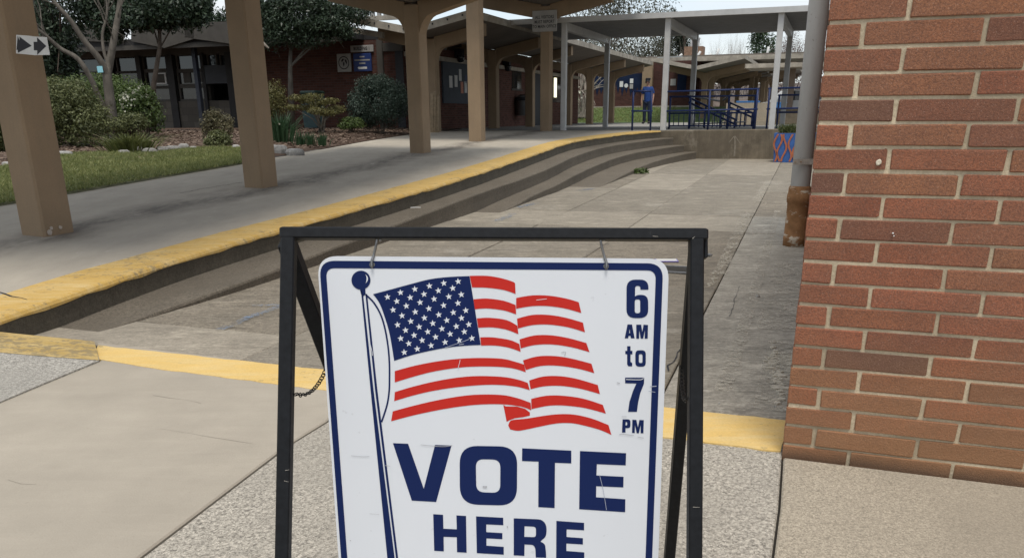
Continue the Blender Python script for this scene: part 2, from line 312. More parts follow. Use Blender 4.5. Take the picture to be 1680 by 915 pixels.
# ---------------------------------------------------------------- ground, plaza, pavement
g = MB(); g.add([(-600, -100, -.3), (600, -100, -.3), (600, 1500, -.3), (-600, 1500, -.3)], [(0, 1, 2, 3)]); structure(g.build('ground', m_ground))
g = MB(); g.add([(-6, -6, -.022), (30, -6, -.022), (30, 30, -.022), (-6, 30, -.022)], [(0, 1, 2, 3)]); plaza = structure(g.build('plaza', m_joint))
def ipt(L, c): y = (c-.37*L[0])/(1+.37*L[1]); return np.array([L[0]+L[1]*y, y])
def slab(poly, mat, z=0.0, name='concrete_slab', ins=.0035, parent=None, edge=.005):
    P = [np.array(p[:2], float) for p in poly]; c = sum(P)/len(P)
    if sum(P[i][0]*P[(i+1) % len(P)][1]-P[(i+1) % len(P)][0]*P[i][1] for i in range(len(P))) < 0: P = P[::-1]
    def inset(d):
        out = []
        for i in range(len(P)):
            a, b, d2 = P[i-1], P[i], P[(i+1) % len(P)]
            e1 = (b-a)/np.linalg.norm(b-a); e2 = (d2-b)/np.linalg.norm(d2-b); n1 = np.array([-e1[1], e1[0]]); n2 = np.array([-e2[1], e2[0]])
            k = n1+n2; k = k/max(.3, np.dot(k, n1)); out.append(b+k*d)
        return out
    r = [[(*q, z-.06) for q in inset(ins)], [(*q, z-edge) for q in inset(ins)], [(*q, z) for q in inset(ins+edge)]]
    return MB().loft(r, True, True).build(name, mat, parent or plaza)
LN = [(-5.2, .31), (-2.45, .307), (-1.60, .326), (-.47, .337), (-.03, .37), (3.2, .37), (7.5, .37)]
PM = ['LDMLMDL', 'MMLMLML', 'MDLMLM', 'GGGDMM', 'DMD', 'MDM']; PK = {'L': m_plazal, 'M': m_plaza, 'D': m_plazad, 'G': m_plazag}
CR = [[3.31, 3.83, 6.4, 9.05, 10.5, 14.2, 17.9, 25.5], [3.31, 5.1, 9.05, 10.5, 14.1, 17.9, 25.5], [3.31, 5.9, 9.05, 10.45, 17.9, 25.5], [3.31, 5.85, 8.95, 10.5, 14.0, 17.9, 25.5], [9.2, 13.5, 17.9, 25.5], [9.2, 17.9, 25.5]]
for i in range(6):
    for a, b, k_ in zip(CR[i][:-1], CR[i][1:], PM[i]):
        slab([ipt(LN[i], a), ipt(LN[i+1], a), ipt(LN[i+1], b), ipt(LN[i], b)], PK[k_], random.uniform(-.004, .003))
# near pavement
jL = [(-2.14, 4.15), (-1.96, 3.80), (-2.09, 3.21), (-2.6, 1.2), (-3.3, -1.5)]; jM = [(-.62, 3.52), (-.70, 2.95), (-.79, 2.70), (-.98, 1.92), (-1.4, .6), (-2.1, -1.5)]
jR = [(1.05, 2.93), (.904, 2.56), (.78, 2.19), (.67, 1.89), (.2, .6), (-.6, -1.5)]
slab([(-3.4, 4.6), (-2.14, 4.12)]+jL[1:]+[(-7, -1.5), (-4, 4.8)], m_agg2, -.004, 'aggregate_slab')
slab(jL+jM[::-1], m_smooth, .001, 'concrete_slab'); slab(jM+jR[::-1], m_agg, -.002, 'aggregate_slab')
slab([(.904, 2.56)]+jR[2:]+[(6, -1.5), (6, 1.2), (3.2, 1.7)], m_fine, .002, 'concrete_slab')
def paint(poly, mat, z=.0032, name='yellow_stripe', rag=.006):
    out = []; n = len(poly)
    for i in range(n):
        a, b = np.array(poly[i][:2], float), np.array(poly[(i+1) % n][:2], float); k = max(1, int(np.linalg.norm(b-a)/.06))
        for j in range(k): p = a+(b-a)*j/k; out.append((p[0]+random.uniform(-rag, rag), p[1]+random.uniform(-rag, rag), z))
    return MB().prism(out, (0, 0, -.012)).build(name, mat, plaza)
def cl(x, c): return (x, c-.37*x)
paint([(-2.10, 4.08), cl(1.03, 3.29), (.915, 2.605), cl(.5, 2.95), cl(-.8, 3.02), cl(-1.6, 3.05), (-1.98, 3.82)], m_yel2)
FARL = [uz(155, 560.5, .014), uz(70, 552, .045), uz(0, 545, .07), uz(-70, 537, .09), uz(-160, 528, .11)]; NEARL = [uz(163, 590.5, .010), uz(70, 584.5, .04), uz(0, 578.5, .062), uz(-70, 571, .08), uz(-160, 562, .10)]
JN = [uz(163, 590.5, .010), uz(80, 625, .008), uz(0, 658.5, .008), uz(-120, 708, .008), uz(-300, 780, .006)]
MB().loft([[p+[0, 0, .002+random.uniform(0, .001)] for p in FARL], [(p+q)/2+[0, 0, .003] for p, q in zip(FARL, NEARL)], [p+[0, random.uniform(-.02, .02), .002] for p in NEARL]], False, False).build('yellow_stripe', m_yel3, plaza)
MB().loft([[p-[0, 0, .2] for p in FARL], [p+[0, 0, .0] for p in FARL], NEARL, [(p+q)/2 for p, q in zip(NEARL, JN)], JN, [p-[0, 0, .06] for p in JN]], False, False).build('aggregate_slab', m_agg2, plaza)

# ---------------------------------------------------------------- curb, steps, ramped walk
def dense(pts, step=.16):
    pts = np.array(pts, float); ys = np.arange(pts[0, 1], pts[-1, 1]+1e-6, step); xs = np.interp(ys, pts[:, 1], pts[:, 0])
    k = 9; xp = np.concatenate([xs[0]-(xs[1]-xs[0])*np.arange(k//2, 0, -1), xs, xs[-1]+(xs[-1]-xs[-2])*np.arange(1, k//2+1)]); xs = np.convolve(xp, np.ones(k)/k, 'valid')
    return np.stack([xs, ys], 1)
YOUT = dense([(-3.75, .4), (-3.05, 2.5), (-2.57, 4.08), (-2.28, 5.38), (-1.93, 6.45), (-1.51, 7.65), (-.8, 9.82), (-.29, 11.6), (.34, 14.1), (.79, 16.0), (1.29, 17.85), (1.84, 19.2), (2.43, 20.4), (3.1, 21.6), (4.05, 22.95)])
T1 = dense([(-2.27, 4.25), (-1.85, 5.3), (-1.08, 7.9), (-.22, 10.86), (.14, 11.9), (.67, 13.88), (1.16, 16.0), (1.73, 17.85), (2.36, 19.5), (3.51, 21.6), (4.3, 22.7)])
T2 = dense([(-.15, 10.0), (.15, 11.03), (.27, 11.48), (.61, 12.53), (1.03, 14.1), (1.56, 16.02), (2.18, 17.97), (2.85, 19.63), (3.95, 21.6), (4.6, 22.6)])
T3 = dense([(1.2, 12.9), (1.66, 14.49), (2.51, 17.18), (3.29, 19.32), (4.38, 21.77), (4.85, 22.5)])
def normals(L):
    d = np.gradient(L, axis=0); d /= np.linalg.norm(d, axis=1)[:, None]; return np.stack([-d[:, 1], d[:, 0]], 1)      # to the left (uphill side)
def strip(L, width, dz, depth, name, mat, nose=.02, parent=None, cap=None):
    nn = normals(L); rings = []; wob = np.cumsum(rng.normal(0, .004, len(L))); wob -= np.linspace(wob[0], wob[-1], len(L)); wob = np.clip(wob, -.02, .02)
    for i, (p, n) in enumerate(zip(L, nn)):
        z = Wz(p[1])+(dz(p[1]) if callable(dz) else dz); p = p-n*wob[i]; a = p+n*width; b = p+n*nose; e = p; c = p+n*.006
        rings.append([(*a, z), (*b, z), (*(p+n*nose*.3), z-nose*.3), (*e, z-nose), (*c, z-depth*.6), (*c, -.25), (*a, -.25)])
    o = MB().loft(rings, True, True).build(name, mat, parent)
    if cap is not None:
        rings = [[(*(p+n*(width+random.uniform(-.006, .006))), Wz(p[1])+dz+.004), (*(p+n*nose), Wz(p[1])+dz+.004), (*(p+n*nose*.25), Wz(p[1])+dz-nose*.22), (*(p-n*.0045), Wz(p[1])+dz-nose), (*(p-n*.0045), Wz(p[1])+dz-nose-random.uniform(.006, .022))] for p, n in zip(L-nn*wob[:, None], nn)]
        MB().loft(rings, False, False).build('yellow_paint', cap, o)
    return o
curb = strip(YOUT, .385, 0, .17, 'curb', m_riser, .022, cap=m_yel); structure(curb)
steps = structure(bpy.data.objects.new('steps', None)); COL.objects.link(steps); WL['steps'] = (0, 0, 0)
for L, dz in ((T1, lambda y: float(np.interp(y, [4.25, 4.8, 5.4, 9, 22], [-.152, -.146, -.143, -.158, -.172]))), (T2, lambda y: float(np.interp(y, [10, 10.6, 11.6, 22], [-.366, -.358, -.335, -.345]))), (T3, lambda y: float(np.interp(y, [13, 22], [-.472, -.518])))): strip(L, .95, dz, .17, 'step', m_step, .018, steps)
XE = np.array([(-6.9, -1), (-6.4, 2), (-5.06, 8.43), (-4.87, 9.37), (-4.54, 10.89), (-4.1, 13.03), (-3.72, 14.2), (-3.37, 16.16), (-2.85, 19.28), (-2.4, 21.9), (-1.9, 24.5), (-1.5, 26)])
def xe(Y): return float(np.interp(Y, XE[:, 1], XE[:, 0]))
INN = YOUT+normals(YOUT)*.38
def xi(Y): return float(np.interp(Y, INN[:, 1], INN[:, 0]))
rows = []
for Y in np.arange(.4, 24.9, .35):
    a = xe(Y)-.02; b = xi(Y) if Y < 22.9 else 3.9; rows.append([(a+(b-a)*k/14, Y, Wz(Y)) for k in range(15)])
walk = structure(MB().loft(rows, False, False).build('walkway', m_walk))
# courtyard behind the retaining wall
P0 = np.array([4.0, 22.95, 0])
rows = []
for t in [.12, 1, 2, 3.5, 5, 8, 12, 18, 26, 40, 70]:
    r = []
    for s in [-9, -6, -4.5, -3, -1.5, -.2, 2, 4, 8, 14, 30, 60]: p = P0+E2*s+E1*t; r.append((p[0], p[1], Wz(p[1])+.005))
    rows.append(r)
structure(MB().loft(rows, False, False).build('courtyard', concrete('courtyard_concrete', (.33, .315, .285), stain=.25)))
# planting bed and lawn
def Tz(x, Y): return Wz(Y)+.012+.075*min(1, max(0, (xe(Y)-x)/1.6))+.02*math.sin(x*1.7+Y)*min(1, max(0, (xe(Y)-x)/1.0))
rows = []
for Y in np.arange(2, 29, .5):
    a = xe(Y); rows.append([(a-d, Y, Tz(a-d, Y)) for d in (0, .15, .4, .8, 1.2, 1.6, 2.2, 3, 4, 6, 9, 14, 22)])
structure(MB().loft(rows, False, False).build('mulch_bed', m_mulch))
WE = [on(u, v+2.5, .012) for u, v in [(-260, 380), (-60, 345), (0, 334), (110, 315), (250, 291), (391, 267), (432, 259.5)]]
ED = [on(u, v, .05) for u, v in [(-260, 312), (-60, 288), (0, 282), (100, 260), (167, 256), (260, 253), (316, 247), (390, 246), (430, 248)]]
def along(L, t):
    L = np.array(L); s = np.concatenate([[0], np.cumsum(np.linalg.norm(np.diff(L, axis=0), axis=1))]); t = np.asarray(t)*s[-1]
    return np.stack([np.interp(t, s, L[:, k]) for k in range(3)], -1)
tt = np.linspace(0, 1, 40); A_, B_ = along(WE, tt), along(ED, tt)
rows = []
for k in np.linspace(0, 1, 14):
    q = A_*(1-k)+B_*k; rows.append([(p[0], p[1], Tz(p[0], p[1])+.012-.022*(k < .01)) for p in q])
lawn = structure(MB().loft(rows, False, False).build('lawn', m_grassb))
def blades(name, n, pick, h, wd, mat, lean=.5, parent=None):
    p = pick(n); a = rng.uniform(0, 2*np.pi, n); hh = h*rng.uniform(.5, 1.2, n); d = np.stack([np.cos(a), np.sin(a), np.zeros(n)], 1)*wd*.5
    b = rng.uniform(0, 2*np.pi, n); ln = rng.uniform(0, lean, n)*hh; tip = p+np.stack([np.cos(b)*ln, np.sin(b)*ln, hh], 1)
    V = np.empty((n*3, 3)); V[0::3] = p-d; V[1::3] = p+d; V[2::3] = tip
    return fastmesh(name, V, np.arange(n*3).reshape(-1, 3), mat, parent, 'stuff')
def pick_lawn(n):
    t = rng.uniform(0, 1, n); k = rng.uniform(0, 1, n)[:, None]; q = along(WE, t)*(1-k)+along(ED, t)*k
    q[:, 2] = [Tz(x, y)+.012 for x, y in q[:, :2]]; return q
blades('grass', 60000, pick_lawn, .042, .014, m_grass, 1.6)
def pick_bed(n):
    Y = rng.uniform(11, 25.5, n); a = np.interp(Y, XE[:, 1], XE[:, 0]); x = a-rng.uniform(.05, 6.5, n)**1.0
    return np.stack([x, Y, [Tz(i, j)+.006 for i, j in zip(x, Y)]], 1)
n = 15000; p = pick_bed(n); keep = ~((p[:, 1] < 15.2) & (p[:, 0] > -4.2-(15.2-p[:, 1])*.55)); p = p[keep]; n = len(p)
a = rng.uniform(0, np.pi, n); L_ = rng.uniform(.02, .06, n)[:, None]; w_ = rng.uniform(.006, .014, n)[:, None]; d = np.stack([np.cos(a), np.sin(a), rng.uniform(-.3, .3, n)], 1)*L_; e = np.stack([-np.sin(a), np.cos(a), rng.uniform(-.2, .5, n)], 1)*w_
V = np.stack([p-d-e, p+d-e, p+d+e, p-d+e], 1).reshape(-1, 3); V[:, 2] += .012
fastmesh('mulch_chips', V, np.arange(n*4).reshape(-1, 4), leafmat('bark_chip', (.07, .042, .028), (.27, .20, .15), 0, .9), None, 'stuff')
# raised grass bank by the far wall
GB = at(975, 203.5, 45.5); rows = []
for t, z in ((-1.5, .74), (0, .76), (2, 1.0), (4.2, 1.42), (5.0, 1.5), (14, 1.5)):
    rows.append([tuple(GB+E2*s+E1*t+UP*(z-GB[2])) for s in np.linspace(-12, 7.2, 20)])
structure(MB().loft(rows, False, False).build('grass_bank', plain('mown_grass', (.085, .13, .035), .95, .35, 3, .4, fine=25)))
def pick_bank(n):
    s = rng.uniform(-7, 3.5, n); t = rng.uniform(0, 4.8, n); z = np.interp(t, [0, 2, 4.2, 5], [.76, 1.0, 1.42, 1.5]); q = GB+E2*s[:, None]+E1*t[:, None]; q[:, 2] = z; return q
blades('bank_grass', 9000, pick_bank, .09, .03, m_grass, .8)

# ---------------------------------------------------------------- retaining wall
rw = thing('retaining_wall', P0, 'stained brown concrete retaining wall at the end of the plaza under the blue railing', 'wall')
ax = (E2, E1, UP); rows = []
def wtop(s): return .70+.012*s
for s in np.linspace(-.12, 14, 30):
    p = P0+E2*s; z = wtop(s); q = lambda t, zz: tuple(p+E1*t+UP*zz)
    rows.append([q(0, -.3), q(0, z-.02), q(.02, z), q(.30, z), q(.30, -.3)])
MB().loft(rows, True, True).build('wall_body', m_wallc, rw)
# ---------------------------------------------------------------- the hanging sign and its stand
def pd(u, v, d): return np.array([0, 0, HEYE])+ray(u, v)*d
SP = [pd(520, 450, 1.447), pd(1097, 450, 1.447), pd(810, 900, 1.590)]
SN = np.cross(SP[1]-SP[0], SP[2]-SP[0]); SN /= np.linalg.norm(SN)
if SN[1] > 0: SN = -SN                                                   # towards the viewer
def sp(u, v, off=0.0): return hit(u, v, SP[0]+SN*off, SN)
sign = thing('vote_sign', sp(808, 1000), 'white VOTE HERE sign with a waving flag hanging in the black stand', 'sign')
def rpoly(pts, n=5):                                                     # corner list (x, y[, radius]) -> outline
    out = []; L = len(pts)
    for i, p in enumerate(pts):
        if len(p) < 3 or p[2] == 0: out.append((p[0], p[1])); continue
        a, b, c = np.array(pts[i-1][:2], float), np.array(p[:2], float), np.array(pts[(i+1) % L][:2], float)
        u = (a-b)/np.linalg.norm(a-b); v = (c-b)/np.linalg.norm(c-b); A = b+u*p[2]; B = b+v*p[2]
        for k in range(n+1):
            t = k/n; out.append(tuple((1-t)**2*A+2*t*(1-t)*b+t*t*B))
    return out
def flat(name, polys, mat, off=.0006, parent=None, label=None):
    mb = MB()
    for outer, holes in polys:
        loops = [[Vector(sp(x, y, off)) for x, y in L] for L in [outer]+holes]; t = tessellate_polygon(loops); vs = [p for L in loops for p in L]; fs = []
        for q in t:
            a, b, c = (np.array(vs[i]) for i in q); fs.append(q if np.dot(np.cross(b-a, c-a), SN) > 0 else q[::-1])
        mb.add(vs, fs)
    return mb.build(name, mat, parent or sign, label=label)
def z1(L): return [(430+p[0]/3.2675, 360+p[1]/3.2675, *[r/3.2675 for r in p[2:]]) for p in L]
def z2(L): return [(800+p[0]/3.2675, 360+p[1]/3.2675, *[r/3.2675 for r in p[2:]]) for p in L]
def z3(L): return [(430+p[0]/3.1025, 620+p[1]/3.1025, *[r/3.1025 for r in p[2:]]) for p in L]
def z4(L): return [(800+p[0]/3.1025, 620+p[1]/3.1025, *[r/3.1025 for r in p[2:]]) for p in L]
def z8(L): return [(520+p[0]/2.1538, 340+p[1]/2.1538) for p in L]
def smooth(L, n=4):                                                      # Catmull-Rom through an open run of points
    P = np.array(L, float); out = []
    for i in range(len(P)-1):
        a, b, c, d = P[max(i-1, 0)], P[i], P[i+1], P[min(i+2, len(P)-1)]
        for k in range(n): t = k/n; out.append(tuple(.5*(2*b+(c-a)*t+(2*a-5*b+4*c-d)*t*t+(3*b-a-3*c+d)*t**3)))
    return out+[tuple(P[-1])]
BOT = 1012
board = rpoly([(520, 420, 34), (1098, 424.5, 34), (1076.5, BOT, 34), (562.5, BOT, 34)], 8)
mb = MB(); A_ = [sp(x, y) for x, y in board]
mb.prism(A_, -SN*.0025); bo = mb.build('board', m_white, sign)
def ring(o, i): return [(rpoly(o, 8), [rpoly(i, 8)])]
flat('blue_border', ring([(523.6, 427.5, 26), (1088.2, 432, 26), (1066.6, BOT-9, 26), (566.2, BOT-9, 26)], [(534.6, 439.8, 15), (1076.2, 443.6, 15), (1056.3, BOT-21, 15), (575.5, BOT-21, 15)]), m_navy)
can = smooth([(595, 400), (700, 372), (800, 345), (900, 320), (1000, 308), (1112, 303)])+[(1172, 672)]+smooth([(1172, 672), (1100, 675), (1000, 685), (900, 703), (800, 727), (708, 757)])[1:]+smooth([(708, 757), (685, 620), (660, 530), (630, 450), (595, 400)])[1:-1]
fl = flat('flag_canton', [(z1(can), [])], m_navy)
ST = [(672, 415), (742, 391), (819, 373), (897, 356), (974, 341), (1051, 332), (722, 438), (794, 418), (868, 400), (945, 381), (1022, 368), (702, 484), (773, 463), (847, 444), (922, 426), (1001, 413), (1068, 402), (750, 515), (821, 495), (894, 477), (973, 460), (1050, 448), (726, 564), (797, 545), (870, 527), (947, 510), (1025, 498), (1092, 487), (769, 593), (842, 575), (915, 556), (990, 540), (1069, 528), (743, 637), (815, 620), (888, 601), (964, 585), (1041, 572), (1108, 562), (786, 664), (858, 647), (930, 629), (1008, 613), (1084, 601), (762, 711), (832, 693), (906, 675), (981, 657), (1057, 647), (1125, 636)]
for x, y in ST:
    pts = []
    for k in range(10):
        r = 18.5 if k % 2 == 0 else 7.4; a = -math.pi/2+k*math.pi/5-.12; pts.append((x+r*math.cos(a), y+r*math.sin(a)))
    flat('star', [(z1(pts), [])], m_white, .0011, fl)
def band(top, bot): return smooth(top)+smooth(bot)
S8 = [([(540, 242), (600, 242), (650, 250), (690, 262), (700, 268)], [(702, 306), (660, 292), (600, 284), (548, 283)]),
 ([(553, 325), (600, 322), (660, 330), (702, 345)], [(704, 378), (660, 364), (600, 357), (558, 360)]),
 ([(565, 392), (610, 390), (670, 398), (708, 418)], [(712, 448), (670, 432), (620, 424), (570, 425)]),
 ([(577, 459), (620, 459), (680, 468), (715, 482)], [(720, 510), (680, 496), (630, 488), (580, 488)]),
 ([(275, 578), (350, 558), (450, 540), (550, 532), (650, 534), (700, 545), (732, 555)], [(738, 582), (690, 568), (620, 562), (520, 564), (420, 578), (340, 598), (275, 618)]),
 ([(275, 652), (350, 630), (450, 608), (550, 596), (650, 598), (710, 608), (745, 620)], [(752, 645), (700, 632), (620, 626), (520, 632), (420, 646), (340, 664), (273, 684)]),
 ([(268, 720), (350, 698), (450, 676), (550, 662), (650, 662), (710, 674), (755, 690)], [(757, 716), (720, 703), (650, 695), (560, 697), (460, 710), (350, 732), (262, 755)]),
 ([(704, 320), (760, 311), (820, 312), (880, 322), (925, 335)], [(934, 373), (880, 358), (820, 349), (760, 349), (704, 358)]),
 ([(707, 393), (760, 380), (820, 380), (880, 390), (940, 407)], [(947, 441), (890, 424), (820, 414), (760, 416), (710, 428)]),
 ([(716, 466), (770, 452), (830, 452), (890, 462), (952, 479)], [(963, 511), (900, 494), (830, 484), (770, 486), (720, 498)]),
 ([(728, 540), (780, 526), (840, 525), (900, 534), (970, 552)], [(980, 585), (920, 569), (850, 559), (790, 560), (738, 574)]),
 ([(750, 611), (800, 597), (860, 596), (920, 606), (992, 627)], [(1000, 659), (930, 640), (860, 630), (800, 632), (755, 642)]),
 ([(757, 676), (810, 665), (870, 665), (940, 675), (1010, 697)], [(1021, 728), (950, 709), (880, 700), (820, 700), (758, 712)])]
for t_, b_ in S8: flat('red_stripe', [(z8(band(t_, b_)), [])], m_red)
flat('flag_curl', [(z4([(80, 135), (92, 143), (150, 144), (190, 155), (215, 174), (215, 190), (180, 198), (140, 203), (110, 214), (97, 222)]), [])], m_red)
flat('red_stripe', [(z4(smooth([(105, 240), (112, 222), (130, 212), (200, 205), (280, 192), (360, 183), (440, 185), (530, 205), (615, 238)])+smooth([(630, 288), (570, 262), (480, 238), (420, 228), (350, 230), (270, 245), (190, 262), (150, 267), (115, 260)])), [])], m_red)
circ = lambda x, y, r, n=28: [(x+r*math.cos(2*math.pi*k/n), y+r*math.sin(2*math.pi*k/n)) for k in range(n)]
pole = flat('flagpole', [([(592.2, 476), (608, 640), (643, 990), (657, 990), (612.9, 640), (596, 485), (594.5, 478)], []), ([(599.4, 482), (615.4, 640), (659, 990), (662.5, 990), (619.2, 640), (602.3, 482)], []), (z1([(522, 365), (553, 365), (555, 400), (545, 410), (531, 402)]), [])], m_navy)
ball = flat('pole_ball', [(z1(circ(530, 325, 51)), [])], m_navy, .0008, pole)
flat('highlight', [(z1(smooth([(553, 292), (566, 308), (566, 326), (553, 345)])+smooth([(557, 338), (560, 322), (559, 306), (553, 292)])[:-1]), [])], m_white, .0013, ball)
hal = smooth([(555, 402), (600, 447), (640, 520), (666, 620), (681, 740), (683, 860), (680, 930), (668, 1000), (640, 1085)]); hw = [4.5]*len(hal)
def ribbon(L, w):
    P = np.array(L); d = np.gradient(P, axis=0); d /= np.linalg.norm(d, axis=1)[:, None]; n_ = np.stack([-d[:, 1], d[:, 0]], 1)*w; return [tuple(q) for q in P+n_]+[tuple(q) for q in (P-n_)[::-1]]
flat('halyard', [(z1(ribbon(hal, 4.6)), [])], m_navy)
LET = {'VOTE_lettering': [(z3([(666, 330), (743, 333), (823, 562), (880, 339), (964, 342), (886, 629), (762, 622)]), []),
  (rpoly([(754, 730.5, 30), (848.6, 732, 30), (848, 829, 30), (754.5, 826.5, 30)], 8), [rpoly([(780.6, 752.5, 13), (821, 753.5, 13), (820.6, 808, 13), (781.5, 806.5, 13)], 6)]),
  (z4([(176, 356), (426, 368), (426, 433), (343, 430), (341, 660), (258, 655), (259, 424), (175, 421)]), []), (z4([(470, 370), (705, 381), (703, 443), (556, 437), (554, 494), (692, 501), (691, 555), (553, 549), (552, 605), (701, 615), (700, 681), (466, 666)]), [])],
 'HERE_lettering': [(z3([(871, 691), (921, 694), (923, 765), (991, 768), (989, 697), (1038, 700), (1041, 887), (992, 884), (991, 808), (924, 806), (925, 880), (876, 877)]), []),
  (z3([(1089, 702), (1227, 709), (1228, 747), (1141, 743), (1141, 782), (1223, 787), (1223, 818), (1142, 814), (1142, 851), (1230, 857), (1230, 897), (1093, 889)]), []),
  (z4(rpoly([(133, 712), (285, 718, 30), (302, 760, 20), (297, 805, 14), (268, 830, 6), (292, 842, 14), (297, 880, 10), (298, 913), (245, 911), (243, 860, 14), (230, 847, 8), (188, 845), (187, 903), (133, 900)], 4)), [z4(rpoly([(188, 752), (246, 755, 14), (246, 808, 14), (187, 806)], 4))]),
  (z4([(350, 725), (491, 735), (491, 773), (402, 768), (402, 807), (485, 813), (485, 845), (401, 840), (401, 878), (492, 885), (492, 925), (349, 915)]), [])],
 'hours_lettering': [(z2(rpoly([(862, 376), (863, 322, 45), (745, 322, 48), (744, 528, 48), (862, 528, 48), (860, 402, 40), (800, 404, 14), (790, 412), (791, 356, 12), (819, 356, 12), (819, 376)], 6)), [z2(rpoly([(789, 428, 12), (818, 428, 12), (818, 502, 13), (789, 502, 13)], 5))]),
  (z2([(735, 636), (750, 562), (774, 562), (788, 636), (768, 636), (766, 623), (756, 623), (754, 636)]), [z2([(758.5, 608), (764, 608), (761.5, 585)])]),
  (z2([(797, 638), (797, 563), (823, 563), (829, 602), (836, 563), (860, 565), (858, 638), (842, 638), (843, 592), (834, 638), (821, 638), (813, 592), (812, 638)]), []),
  (z2([(748, 678), (766, 678), (766, 703), (776, 703), (776, 722), (766, 722), (766, 762), (775, 768), (775, 786), (755, 786), (748, 775), (748, 722), (738, 720), (738, 703), (748, 703)]), []),
  (z2(rpoly([(792, 700, 22), (848, 700, 22), (848, 788, 22), (792, 788, 22)], 6)), [z2(rpoly([(811, 721, 8), (830, 721, 8), (830, 768, 8), (811, 768, 8)], 5))]),
  (z4([(700, -3), (797, -3), (796, 28), (777, 76), (766, 125), (760, 171), (715, 171), (722, 120), (740, 65), (757, 27), (700, 26)]), []),
  (z4(rpoly([(687, 209), (727, 209, 14), (727, 254, 14), (702, 254), (702, 276), (684, 276)], 4)), [z4([(703, 222), (709, 223), (711, 231), (709, 239), (702, 240)])]),
  (z4([(735, 278), (737, 211), (757, 212), (765, 250), (773, 212), (795, 213), (793, 280), (779, 280), (779, 238), (770, 280), (759, 280), (750, 238), (749, 279)]), [])]}
for k, v in LET.items(): flat(k, v, m_navy)
for u, v in ((610.5, 434), (994.5, 436.5)): flat('eyelet', [(circ(u, v, 4.6, 16), [])], m_steel, .0009)
m_scuff = plain('grey_scuff', (.47, .475, .50), .7, .3, 60, 0); m_scr = plain('pale_scratch', (.42, .45, .55), .7, .2, 60, 0)
for L, w_, mt in (([(1016, 712.5), (1022, 711.5), (1033, 713), (1040, 713.5)], .5, m_scuff), ([(1046, 716), (1056, 718)], .5, m_scuff), ([(1012, 627), (1017, 628.5)], .7, m_scuff), ([(1020, 683), (1028, 683)], .5, m_scuff), ([(576, 747), (594, 748.5), (606, 748)], .4, m_scuff), ([(632, 763), (640, 764)], .4, m_scuff), ([(690, 729), (725, 732), (742, 730)], .45, m_scuff), ([(792, 798), (799, 798)], 1.4, m_scuff), ([(921, 578), (928, 577), (926, 583)], .5, m_scuff), ([(730, 570), (757, 561), (770, 556)], .35, m_scr), ([(753, 565), (761, 564)], .5, m_scr), ([(751, 605), (753, 598), (755, 590)], .35, m_white), ([(984, 780), (990, 805), (995, 836)], .35, m_scr), ([(1027, 622), (1050, 622.5), (1056, 620)], .5, m_white), ([(1066, 634), (1077, 633)], .6, m_scr), ([(1064, 641), (1075, 643)], .4, m_scr), ([(880, 492), (897, 490)], .4, m_white), ([(606, 560), (610, 575), (611, 583)], .5, m_white), ([(832, 862), (833, 865)], .8, m_scuff), ([(574, 886), (576, 886)], .8, m_scuff), ([(606, 842), (622, 843)], .3, m_scuff)):
    flat('scuff', [(ribbon(smooth([tuple(q) for q in L]), w_), [])], mt, .0016)
# stand
D0 = 1.43; FA = (R2, FW, U2)
st = thing('a_frame_stand', pd(806, 1500, 1.43)*[1, 1, 0], 'black square tube A-frame stand holding the vote sign', 'sign stand')
def leg(pa, pb, h, name='leg'):
    a, b = np.array(pa), np.array(pb); t = (b-a); L = np.linalg.norm(t); t /= L; x = R2-t*np.dot(R2, t); x /= np.linalg.norm(x); y = np.cross(t, x)
    return MB().bbox((a+b)/2, (h, h, L/2), (x, y, t), .0022).build(name, m_black, st)
def toground(a, b): a, b = np.array(a), np.array(b); k = a[2]/(a[2]-b[2]); return a+(b-a)*k
hb = .0118
for (u0, v0), (u1, v1) in (((474.5, 388), (464.5, 915)), ((1142, 390), (1139, 915))):
    a = pd(u0, v0, D0); leg(a, toground(a, pd(u1, v1, D0)), hb)
a, b = pd(461, 383, D0), pd(1160, 385.5, D0); xx = (b-a)/np.linalg.norm(b-a); zz = np.cross(xx, FW); zz = zz if zz[2] > 0 else -zz
MB().bbox((a+b)/2, (np.linalg.norm(b-a)/2, .0125, .0098), (xx, FW, zz), .0026).build('top_bar', m_black, st)
BN = np.cross(R2, np.array([0, math.sin(PITCH), -math.cos(PITCH)])); tp = pd(800, 392, D0+.016)
for (u0, v0), (u1, v1) in (((470, 396), (546, 600)), ((1143, 396), (1098, 915))):
    a = hit(u0, v0, tp, BN); leg(a, toground(a, hit(u1, v1, tp, BN)), .0145 if u0 < 900 else hb, 'rear_leg')
for u in (464.5, 1157): # bent corner plates
    a = pd(u, 384, D0+.012); MB().bbox(a-U2*.018+FW*.008, (.003, .016, .024), FA, .001).build('hinge_plate', m_black, st)
MB().lathe([(0, 0), (.005, 0), (.006, .004), (0, .006)], pd(1163.5, 421, D0+.012), 8).build('bolt', m_steel, st)
for u, v, du, dv in ((1071, 387.4, 9, .6), (1136, 391.5, 4, -3.5), (468, 771, 7, -1), (466, 788, 8, 2), (1137, 831, 11, .6)):
    p_ = pd(u, v, D0-.0135); q_ = pd(u+du, v+dv, D0-.0135); n_ = np.cross(q_-p_, FW); n_ = n_/np.linalg.norm(n_)*.0003
    MB().loft([[p_-n_, q_-n_*.4], [p_+n_, q_+n_*.4]], False, False).build('scratch', m_galv, st)
